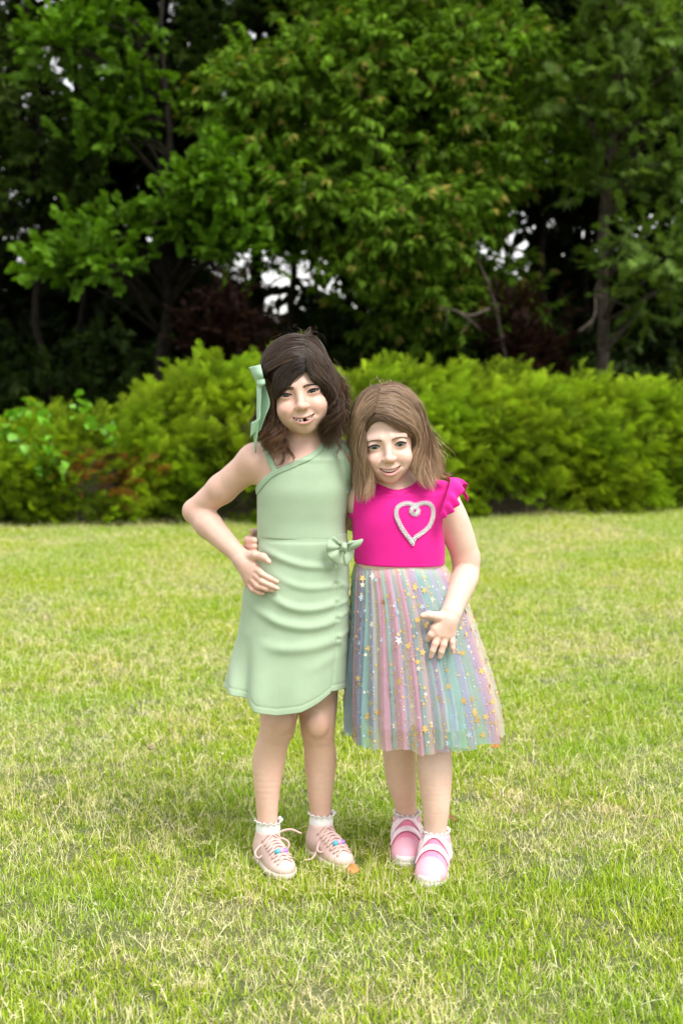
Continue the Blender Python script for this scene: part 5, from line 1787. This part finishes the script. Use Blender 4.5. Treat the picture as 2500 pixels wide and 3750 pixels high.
def younger_person():
    Y0 = 3.13
    B = lambda px, py, dy=0.0: U(px, py, Y0 + dy)
    root = empty('person', (B(1500, 3080)[0], Y0, 0), 'smaller person in hot pink top with silver heart and rainbow star tulle skirt', 'person', None)
    SKIN, LIPS, BLUSH = (0.76, 0.54, 0.45), (0.66, 0.32, 0.30), (0.78, 0.44, 0.38)
    skin = skin_mat('pale_skin')
    so = Solid()
    R = rot3(7, -6.5, 1)
    O = U(1418, 1633, Y0 - .080) + R @ np.array((0, .0690, 0))
    hd = Head(O, R, .955, .0049, .0084, .0106, .04, .0038)
    hd.add_to(so)
    NB, SL, SR = B(1446, 1800, .018), B(1325, 1822, .012), B(1612, 1822, .008)
    so.cone(hd.w((0, .022, -.055)), NB, .038, .039, .02)
    rows = []
    for py, xl, xr, cy, b in ((1815, 1306, 1622, .008, .056), (1850, 1296, 1618, .004, .064), (1900, 1291, 1616, 0, .069), (1960, 1291, 1622, 0, .071), (2010, 1294, 1628, 0, .072), (2064, 1298, 1628, 0, .073), (2150, 1300, 1640, 0, .076), (2350, 1330, 1640, .005, .076)):
        a_, c_ = B(xl, py, cy), B(xr, py, cy)
        rows.append((a_[2], (a_[0] + c_[0]) / 2, (c_[0] - a_[0]) / 2 - .004, Y0 + cy, b - .004))
    torso = Loft(rows)
    so.custom(torso.sdf(), *torso.box(), .02)
    so.ell(B(1458, 1845, .010), (.092, .058, .05), .03)
    so.cone(NB, SL, .038, .034, .03)
    so.cone(NB, SR, .038, .034, .03)
    # arm resting on the skirt
    E, W = B(1708, 2066, .030), B(1650, 2248, -.098)
    so.limb([SR, B(1652, 1890, .01), B(1684, 1975, .02), E + np.array((-.002, 0, .015))], [.036, .0345, .0335, .030], .014, 16)
    so.limb([E + np.array((-.002, 0, .015)), E + np.array((-.003, -.012, -.02)), B(1692, 2140, -.035), W], [.030, .0305, .0295, .0215], .012, 16)
    W2 = B(1640, 2272, -.106)
    so.cone(W, W2, .0215, .0195, .01)
    fing = {
        'index': [(1594, 2303, -.117), (1577, 2325, -.122), (1568, 2341, -.115), (1565, 2350, -.104)],
        'middle': [(1605, 2323, -.118), (1593, 2358, -.128), (1584, 2383, -.130), (1577, 2404, -.127)],
        'ring': [(1630, 2327, -.116), (1623, 2362, -.126), (1615, 2387, -.128), (1610, 2406, -.126)],
        'pinky': [(1651, 2322, -.110), (1655, 2352, -.119), (1656, 2373, -.121), (1658, 2390, -.119)],
    }
    for nm, pts in fing.items():
        p = [B(*q) for q in pts]
        f = .86 if nm == 'pinky' else 1.0
        so.cone(W2, p[0], .0170, .0125 * f, .010)
        so.chain(p, [.0090 * f, .0078 * f, .0068 * f, .0055 * f], .0022)
    so.chain([B(1624, 2262, -.108), B(1594, 2258, -.120), B(1570, 2253, -.127), B(1547, 2256, -.128)], [.0150, .0102, .0090, .0072], .005)
    # arm round the taller person's waist, hand showing at her side
    E2, W3 = B(1190, 1960, .135), B(1000, 1990, .105)
    so.cone(SL, E2, .033, .029, .02)
    so.cone(E2, W3, .029, .020, .012)
    for k, py in enumerate((1976, 1997, 2018, 2036)):
        p = [B(960, py, .085), B(912, py + 2, .048), B(909, py + 3, .012), B(932, py + 4, -.022)]
        so.cone(W3, p[0], .016, .012, .008)
        so.chain(p, [.0105, .0112, .0100, .0075], .003)
    so.chain([W3, B(950, 1955, .08), B(925, 1945, .05)], [.014, .010, .0075], .005)
    # legs
    so.limb([B(1450, 2400, .02), B(1458, 2660, .04), B(1462, 2760, .05), B(1469, 2850, .058), B(1484, 2945, .06), B(1489, 2992, .06), B(1489, 3040, .06)], [.055, .0415, .0375, .0348, .0258, .0224, .0245], .008)
    so.limb([B(1565, 2400, 0), B(1582, 2650, -.02), B(1588, 2745, -.035), B(1592, 2835, -.05), B(1596, 2950, -.062), B(1594, 3042, -.064), B(1594, 3085, -.064)], [.055, .0430, .0395, .0388, .0308, .0248, .0265], .008)
    c = hd.w((0, -.03, -.01))
    hl, hh = B(1528, 2430, 0), B(1700, 2225, 0)
    zones = [(c - (.078, .075, .100), c + (.078, .050, .080), .0014), ((hl[0], Y0 - .15, hl[2]), (hh[0], Y0 - .055, hh[2]), .0017), ((B(885, 2000)[0], Y0 - .04, B(0, 2050)[2]), (B(952, 2000)[0], Y0 + .075, B(0, 1955)[2]), .0018)]
    lo = np.array((-.26, 2.92, .02)); hi = np.array((.36, 3.36, 1.08))
    V, Fq = mesh_in_zones(so, lo, hi, .0042, zones)
    col = hd.tint(V, SKIN, LIPS, BLUSH)
    for q, rr in ((E, .035), (W2 + np.array((-.01, -.01, -.03)), .04), (B(910, 1990, .02), .05), (B(1480, 2960, .03), .04)):
        k = np.exp(-((V - q) ** 2).sum(1) / rr ** 2)[:, None] * .4
        col = col * (1 - k) + np.array((0.68, 0.38, 0.30)) * k
    for nm in ('middle', 'ring', 'pinky'):
        a, b, c_ = fing[nm][-1]
        k = ((V - B(a, b - 1, c_ - .006)) ** 2).sum(1) < .0052 ** 2
        col[k] = (0.76, 0.52, 0.46)
    body = mesh_obj('body', V, Fq, skin, root, True, col)
    set_normals(body, grad_normals(so, V))
    eyes_and_brows(hd, body, (0.12, 0.16, 0.14), (0.33, 0.21, 0.145), lambda u: (.010 + .033 * u, .0130 + .0042 * math.sin(u * 2.4) - .0034 * u * u, .0044 * (1 - .6 * u)), (0.045, 0.026, 0.018), so)
    teeth(hd, body, [(x, .0057, .0066 - abs(x) * .09, True) for x in (-.0165, -.0110, -.0055, .0002, .0058, .0114, .0168)])

    # ---- pink top
    pink = rib_mat('hot_pink_rib_knit', (0.74, 0.014, 0.275), .0036, False, .16, .1)
    band_m = plain('hot_pink_band', (0.70, 0.013, 0.26), .7, .06, 200)
    def top_solid(g):
        s_ = Solid()
        s_.custom(torso.sdf(g), *torso.box(.03), .02)
        s_.ell(B(1458, 1845, .010), np.array((.092, .058, .05)) + g, .03)
        s_.cone(NB, SR, .038 + g, .034 + g, .03)
        s_.cone(NB, SL, .038 + g, .034 + g, .03)
        return s_
    zp = lambda px, py: tuple(B(px, py, -.055)[[0, 2]])
    neck = [(1340, 1722), z4(360, 105), z4(395, 155), z4(455, 205), z4(560, 234), z4(660, 216), z4(735, 178), z4(785, 115), z4(800, 60)]
    arm = [(1662, 1745), (1660, 1775), (1646, 1815), (1632, 1860), (1620, 1907)]
    poly = neck + arm + [(1680, 1925), (1680, 2078), (1240, 2070), (1240, 1890), (1292, 1888), (1297, 1830), (1302, 1760)]
    ins = poly_sdf([zp(*p) for p in poly])
    big = (np.array((-1, 2, 0)), np.array((1, 4, 2)))
    bx = (np.array((.0, 3.02, .60)), np.array((.27, 3.25, .95)))
    top = top_solid(.0045)
    top.custom(flat(ins), *big, .0022, 'i')
    V, Fq = top.mesh(*bx, .0022)
    d1 = line_dist([zp(*z4(905, 460)), zp(*z4(930, 600)), zp(*z4(945, 760))])(V[:, 0], V[:, 2])
    low = np.clip((B(0, 1960)[2] - V[:, 2]) / .06, 0, 1)
    V[:, 1] -= (V[:, 1] < Y0) * (.003 * np.exp(-(d1 / .012) ** 2) + low * .0022 * vnoise(V * np.array((38, 0, 9)) + 3, 12))
    dress = mesh_obj('dress_bodice', V, Fq, pink, root)
    ld = line_dist(catmull([zp(*p) for p in neck], 40))
    b_ = top_solid(.0062)
    b_.custom(flat(lambda x, z: ld(x, z) - .0055), *big, .002, 'i')
    V, Fq = b_.mesh(*bx, .0020)
    mesh_obj('neck_band', V, Fq, band_m, dress)
    # flutter sleeve
    ruf = rib_mat('hot_pink_ruffle', (0.74, 0.014, 0.275), .0045, False, .35, .1)
    seam = catmull([B(1630, 1750, .045), B(1644, 1750, .010), B(1646, 1766, -.038), B(1634, 1812, -.064), B(1618, 1860, -.074), B(1608, 1904, -.075)], 90)
    rim = catmull([B(1712, 1838, .055), B(1706, 1776, .020), B(1692, 1790, -.035), B(1676, 1846, -.075), B(1648, 1882, -.086), B(1611, 1906, -.074)], 90)
    ur = np.linspace(0, 1, 11)
    v = seam[None] * (1 - ur)[:, None, None] + rim[None] * ur[:, None, None]
    t = np.linspace(0, 1, 90)
    wv = np.sin(t * 6.283 * 5.5 + 1.2 * np.sin(t * 9)) * np.sin(np.clip(t * 1.05, 0, 1) * math.pi) ** .4
    nd = norm(np.array((.55, -.75, .15)))
    v = v + (ur[:, None] ** .8 * wv[None] * .0085)[..., None] * nd + (np.sin(ur * math.pi)[:, None, None] * .006) * np.array((.3, -.2, 1))
    thick(mesh_obj('flutter_sleeve', v.reshape(-1, 3), grid_faces(90, 11), ruf, dress), .0014)

    # ---- silver heart of looped braid
    silver = plain('silver_braid', (0.80, 0.80, 0.82), .25, .15, 900, .5)
    silver.node_tree.nodes['Principled BSDF'].inputs['Metallic'].default_value = .75
    def on_top(zx, zy, off):
        px, py = z4(zx, zy)
        ys = np.linspace(-.11, -.03, 81)
        P = np.array([B(px, py, y) for y in ys])
        k = np.argmax(solid_eval(top, P) < 0)
        return P[k] + np.array((0, -off, 0))
    left = [(692, 640), (640, 572), (590, 492), (561, 415), (572, 352), (628, 322), (686, 326), (722, 352), (744, 385), (728, 408), (700, 406), (682, 382), (694, 354), (742, 328), (808, 316), (854, 346), (862, 415), (836, 500), (778, 556), (712, 606), (690, 655)]
    cl = catmull(left, 400)
    sl = np.concatenate([[0], np.cumsum(np.linalg.norm(np.diff(cl, axis=0), axis=1))])
    n = 140
    q = np.stack([np.interp(np.linspace(0, sl[-1], n), sl, cl[:, i]) for i in (0, 1)], 1)
    path = np.array([on_top(a, b, .0022) for a, b in q])
    mb = MB(); mb.tube(path, .0011, 6)
    heart = mb.build('heart_braid', silver, root)
    tg = norm(np.gradient(path, axis=0))
    sd_ = norm(np.cross(tg, (0, 1, 0)))
    na, nb_ = 10, 5
    ring = MB()
    a, b = np.meshgrid(np.arange(na) * 2 * math.pi / na, np.arange(nb_) * 2 * math.pi / nb_, indexing='ij')
    rv = np.stack([(.0021 + .0009 * np.cos(b)) * np.cos(a), .0009 * np.sin(b), (.0021 + .0009 * np.cos(b)) * np.sin(a)], -1).reshape(-1, 3)
    rf = [(i * nb_ + j, i * nb_ + (j + 1) % nb_, ((i + 1) % na) * nb_ + (j + 1) % nb_, ((i + 1) % na) * nb_ + j) for i in range(na) for j in range(nb_)]
    ring.add(rv, rf)
    proto = ring.build('braid_loop', silver)
    proto.parent = heart
    for k in range(n):
        o = proto if k == 0 else proto.copy()
        if k: COL.objects.link(o); o.parent = heart
        p = path[k] + sd_[k] * (.0024 if k % 2 else -.0024) + np.array((0, -.0012, 0))
        o.location = p - np.array(root.location)
        o.rotation_euler = (.35 * math.sin(k * 2.1), k * .7, .35 * math.cos(k * 1.7))

    # ---- tulle skirt: lining, inner and outer layer
    prof = [(2044, 1302, 1622, .066), (2066, 1298, 1628, .0710), (2074, 1293, 1636, .0775), (2086, 1291, 1644, .084), (2111, 1289, 1657, .091), (2170, 1286, 1690, .102), (2250, 1282, 1728, .114), (2350, 1277, 1758, .126), (2500, 1270, 1802, .140), (2600, 1268, 1822, .148), (2760, 1270, 1845, .158)]
    pr = []
    for py, xl, xr, b in prof:
        a_, c_ = B(xl, py), B(xr, py)
        pr.append((a_[2], (a_[0] + c_[0]) / 2, (c_[0] - a_[0]) / 2, Y0, b))
    sk = Loft(pr, 2.0)
    AQ, PK, LV, BL, CR, MG = (.30, .72, .62), (.88, .48, .62), (.60, .50, .80), (.44, .60, .84), (.84, .78, .60), (.86, .38, .62)
    seq = [AQ, PK, LV, BL, AQ, BL, CR, MG, CR, AQ, PK, PK, BL, CR, PK, AQ, CR, MG, LV, AQ, CR, AQ, BL, AQ, LV, PK, CR]
    edge = [1262, 1278, 1296, 1318, 1346, 1360, 1378, 1404, 1420, 1438, 1452, 1470, 1492, 1506, 1524, 1552, 1572, 1592, 1612, 1648, 1684, 1706, 1730, 1756, 1786, 1812, 1836]
    pal = list(zip(edge, seq))
    pxs = np.array([p for p, _ in pal]); pcs = np.array([c for _, c in pal])
    def layer(name, cover, grow, npl, amp, hem_px, seed, mat=None, desat=0.0, lining=False, res=520):
        rr_ = np.random.default_rng(seed)
        nu, nv = res, 60
        th = np.arange(nu) * 2 * math.pi / nu
        ztop, zbot = B(0, 2050)[2], B(0, hem_px, -.12)[2]
        T = np.linspace(0, 1, nv)[:, None]
        hemw = .004 * np.sin(th * 5 + seed) + .003 * np.sin(th * 11 + 2 * seed)
        Z = ztop + (zbot + hemw[None] - ztop) * T
        cx, a, cy, b = sk.at(Z)
        # irregular pleats: phase wanders with angle, sharp on one flank
        wander = np.interp(th, np.linspace(0, 2 * math.pi, 24), np.cumsum(np.r_[0, rr_.uniform(.5, 1.5, 23)]))
        wander = wander / wander[-1] * npl
        fr = wander - np.floor(wander)
        depthv = rr_.uniform(.45, 1.25, npl + 1)[np.floor(wander).astype(int)]
        saw = np.where(fr < .78, fr / .78, (1 - fr) / .22) - .5
        grow_t = np.clip((T * 1.15), 0, 1) ** .8
        disp = amp * (saw * depthv)[None] * (.25 + .85 * grow_t) * np.clip(T * 16 - .2, 0.02, 1)
        big_ = .010 * np.sin(th * 7 + seed * 1.3 + .8 * np.sin(th * 3))[None] * grow_t ** 1.5
        r_ = grow + disp + big_ * (0.5 if lining else 1)
        shift = .02 * np.sin(th * 13 + seed)[None] * T
        X = cx + (a + r_) * np.cos(th[None] + shift); Yv = cy + (b + r_) * np.sin(th[None] + shift)
        P = np.stack([X, Yv, Z], -1)
        sc = (B(2250, 2740, -.1)[0] - B(1250, 2740, -.1)[0]) / 1000
        cb, ab, _, _ = sk.at(np.array(B(0, 2740)[2]))
        qx = 1250 + (cb + ab * np.cos(th)) / sc
        qx = qx + np.where(np.sin(th) > 0, 170 * np.sin(th), 0) + rr_.normal() * (0 if cover > .5 else 30)
        st = np.round((qx - 1262) / 5) * 5 + 1262        # crisp stripes
        k_ = np.clip(np.searchsorted(pxs, st) - 1, 0, len(pxs) - 1)
        c = pcs[k_]
        c = (c * (1 - desat) + desat * np.array((.74, .72, .76))) * .92
        if lining: c = np.tile(np.array((.74, .58, .66)), (nu, 1)) * (.9 + .2 * rr_.random((nu, 1)))
        C = np.tile(c, (nv, 1))
        o = mesh_obj(name, P.reshape(-1, 3), grid_faces(nu, nv, True), mat or tulle_mat(name + '_tulle', cover), root, True, C)
        return o, P
    lin, _ = layer('skirt_lining', 1, -.017, 22, .008, 2672, 3, tint_mat('lilac_lining', .7, .2), 0, True, 260)
    inn, _ = layer('tulle_layer', .5, -.009, 30, .014, 2736, 8, None, .25)
    out, P = layer('tulle_layer',  .55, -.002, 36, .017, 2742, 5, None, .22)
    # hem gather where the bodice meets the skirt
    # printed stars, a hair's breadth above the outer layer
    gold = tint_mat('gold_foil', .33, .5, metal=.35)
    r = np.random.default_rng(9)
    sv, sf, scol, m = [], [], [], 0
    nv, nu = P.shape[:2]
    dT = norm(np.gradient(P, axis=0)); dU = norm(np.roll(P, -1, 1) - np.roll(P, 1, 1))
    Nn = norm(np.cross(dU, dT))
    cxs = sk.at(P[..., 2])[0]
    outw = np.stack([P[..., 0] - cxs, P[..., 1] - Y0, 0 * cxs], -1)
    Nn *= np.sign((Nn * outw).sum(-1))[..., None]
    for k in range(2600):
        i, j = int((.03 + .96 * r.random() ** .72) * (nv - 1)), r.integers(nu)
        if math.sin(j / nu * 6.283) > .35: continue
        u_ = r.random()
        R_ = r.uniform(.0076, .0098) if u_ < .11 else (r.uniform(.0042, .0056) if u_ < .30 else r.uniform(.0020, .0032))
        p = P[i, j] + Nn[i, j] * .0016
        ex, ey = dU[i, j], norm(np.cross(Nn[i, j], dU[i, j]))
        a0 = r.random() * 6.283
        pts = [p]
        for q_ in range(10):
            rad = R_ * (1 if q_ % 2 == 0 else .46)
            aa = a0 + q_ * math.pi / 5
            pts.append(p + ex * rad * math.cos(aa) * .9 + ey * rad * math.sin(aa))
        sv += pts
        sf += [(m, m + 1 + q_, m + 1 + (q_ + 1) % 10) for q_ in range(10)]
        c = np.array((.82, .58, .20)) if r.random() < .74 else (np.array((.55, .70, .84)) if r.random() < .6 else np.array((.88, .82, .70)))
        scol += [c * r.uniform(.75, 1.1)] * 11
        m += 11
    st = mesh_obj('star_print', np.array(sv), np.array(sf), gold, out, False, np.clip(np.array(scol), 0, 1))
    st['kind'] = 'stuff'

    # ---- socks and strap shoes
    white = plain('white_frill_cotton', (0.82, 0.82, 0.83), .85, .05, 300, .2, .3)
    shoe_m = tint_mat('pink_mesh_fabric', .65, .3)
    sole_m = plain('white_rubber', (0.78, 0.74, 0.76), .5, .06, 120)
    sm, nt, bb, oo = new_mat('glitter_strap')
    nt.links.new(ramp(nt, noise(nt, 700, 2, .7), [(.30, (.80, .42, .55)), (.5, (.88, .70, .77)), (.7, (.95, .92, .94))]), bb.inputs['Base Color'])
    bb.inputs['Roughness'].default_value = .45
    for (ax_, ay_, az_), ang in ((B(1490, 2990, .06), -4), (B(1595, 3050, -.064), -12)):
        fr = ShoeFrame((ax_, ay_), ang, .92)
        ss = shoe_solid(.031, 1.08)
        def tint_fn(V):
            c = np.tile(np.array((0.82, 0.30, 0.42)), (len(V), 1))
            c[(V[:, 1] > .128)] = (0.80, 0.42, 0.52)
            c[(V[:, 1] > .164) & (V[:, 2] < .03)] = (0.80, 0.74, 0.76)
            tong = (np.abs(V[:, 0]) < .017) & (V[:, 1] > .05) & (V[:, 1] < .125) & (V[:, 2] > .03)
            c[tong] = (0.80, 0.24, 0.38)
            c[(np.abs(V[:, 0]) > .024) & (V[:, 1] < .11)] = (0.82, 0.42, 0.53)
            return c
        sh = foot_parts(root, fr, ss, shoe_m, sole_m, tint_fn)
        sock(root, ((ax_, ay_, .046), (ax_, ay_, .086)), (.0285, .0272), white, .09, fr, .0050, 15)
        for y0, y1, tilt in ((.058, .079, .004), (.090, .111, .005)):
            nph, nyy = 25, 7
            v = []
            for a in np.linspace(20, 158, nph):
                for yy in np.linspace(y0, y1, nyy):
                    edge = .0028 + .0022 * math.sin((a - 20) / 138 * math.pi)
                    v.append(shoe_surf(ss, yy + tilt * (a - 90) / 70, a, edge))
            o = mesh_obj('strap', fr.w(np.array(v)), grid_faces(nyy, nph), sm, sh)
            thick(o, .0030)

    # ---- hair
    hm = hair_mat('light_brown_hair')
    r = np.random.default_rng(78)
    H, G = hair_tools(hd, z2, Y0, so)
    DK, MD, LT = np.array((0.13, 0.076, 0.045)), np.array((0.27, 0.165, 0.10)), np.array((0.42, 0.28, 0.175))
    cap = hair_cap(hd, root, hm, DK * .9, [((-.010, -.092, -.016), (.064, .062, .080))], [(hd.w((0, .05, .0)), B(1440, 1810, .065), .058, .05)])
    def cols(n, a, b):
        q = P[:, P.shape[1] // 2] * 0.7 + P[:, P.shape[1] // 4] * 0.3
        u = np.clip(0.5 + 0.75 * vnoise(q * 95, 3) + 0.35 * vnoise(q * 240, 4) + r.normal(size=n) * 0.16, 0, 1)[:, None]
        return (a * 0.85 * (1 - u) + b * 1.15 * u) * (1 + r.normal(size=(n, 1)) * .10)
    L = []
    P = sheet(r, [G((520, 130), (700, 115), (880, 230), (1000, 430), (1055, 650), (1110, 850, -.01), (1180, 1010, -.01), (1215, 1150, -.02)),
                  G((505, 215), (680, 205), (850, 325), (955, 515), (1010, 720), (1060, 900, -.02), (1120, 1060, -.03), (1160, 1190, -.04)),
                  G((485, 300), (650, 305), (800, 410), (905, 575), (960, 780), (995, 950, -.04), (1050, 1120, -.05), (1110, 1260, -.06)),
                  G((468, 380), (620, 395), (760, 490), (875, 605), (925, 800), (940, 980, -.05), (975, 1150, -.06), (1080, 1310, -.072)),
                  G((458, 440), (590, 465), (720, 545), (850, 640), (903, 790), (905, 960, -.055), (920, 1130, -.06), (1050, 1335, -.075))], 4000, .0028, .010, 1.7, .005, hd.O, 30, startj=.1, endcut=.26)
    L.append((P, .0008, cols(4000, MD, LT)))
    # darker section swept back to a clip
    P = sheet(r, [G((468, 385), (620, 410), (780, 520), (890, 640), t=.013), G((450, 470), (575, 495), (740, 590), (885, 690), t=.010), G((425, 540), (540, 535), (690, 615), (872, 722), t=.006)], 1200, .0022, 0, 1, .003, hd.O, 20, startj=.3, endcut=.05)
    L.append((P, .0008, cols(1200, DK * .8, MD)))
    P = sheet(r, [G((500, 135), (360, 185), (262, 320), (205, 520), (178, 750), (185, 960, -.01), (220, 1210, -.03), (255, 1450, -.055)),
                  G((490, 225), (390, 275), (305, 400), (255, 560), (235, 780), (255, 980, -.03), (275, 1220, -.05), (310, 1470, -.07)),
                  G((472, 325), (398, 375), (335, 470), (288, 600), (275, 780), (305, 980, -.05), (340, 1200, -.065), (365, 1430, -.078)),
                  G((455, 420), (385, 480), (330, 560), (316, 680), (328, 830), (370, 1000), (410, 1200, -.072), (410, 1390, -.08))], 3300, .0028, .008, 1.8, .005, hd.O, 26, startj=.1, endcut=.32)
    L.append((P, .0008, cols(3300, DK * 1.2, LT * .95)))
    # back of the hair
    P = sheet(r, [G((220, 700, .04), (230, 900, .05), (260, 1100, .04), (300, 1330, .02)), G((500, 900, .06), (520, 1050, .06), (520, 1150, .05), (510, 1250, .03)), G((900, 900, .05), (960, 1050, .05), (1020, 1150, .04), (1080, 1250, .02)), G((1060, 700, .03), (1120, 900, .03), (1180, 1050, .03), (1230, 1180, .02))], 420, .005, .004, 1.4, 0, None, 18, startj=.2, endcut=.2)
    L.append((P, .0008, cols(420, DK, MD)))
    # flick at the shoulder and wisps
    P = sheet(r, [G((1040, 800, -.02), (1120, 1000, -.02), (1200, 1120, -.03), (1280, 1150, -.03), (1345, 1118, -.03)), G((1000, 850, -.03), (1090, 1060, -.04), (1180, 1160, -.04), (1260, 1185, -.04), (1320, 1160, -.04))], 60, .003, .002, 1, 0, None, 0, startj=.3, endcut=.3)
    L.append((P, .0013, cols(60, MD, LT)))
    P = sheet(r, [G((1040, 500), (1110, 640, .0), (1180, 780, .0), (1220, 900, .0)), G((1060, 700), (1160, 820, .0), (1240, 930, .0), (1280, 1060, .0)), G((200, 560), (150, 760, .0), (140, 960, .0), (190, 1200, -.02)), G((520, 140), (450, 90, .0), (455, 60, .0), (470, 40, .0)), G((760, 140), (900, 200, .0), (1010, 330, .0), (1060, 470, .0))], 220, .009, .005, 1.5, 0, None, 0, startj=.2, endcut=.5)
    L.append((P, .0008, cols(220, MD, LT)))
    allp = np.concatenate([p for p, _, _ in L]); allw = np.concatenate([np.full(len(p), w) for p, w, _ in L]); allc = np.clip(np.concatenate([c_ for _, _, c_ in L]), .004, 1)
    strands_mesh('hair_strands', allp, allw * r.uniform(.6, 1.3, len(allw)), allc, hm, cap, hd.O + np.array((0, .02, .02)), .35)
    return hd, root

ground()
junipers()
vine()
wood()
if 'older_person' in globals(): older_person()
if 'younger_person' in globals(): younger_person()
grass()
if 'thick' in globals(): fallen_leaves()
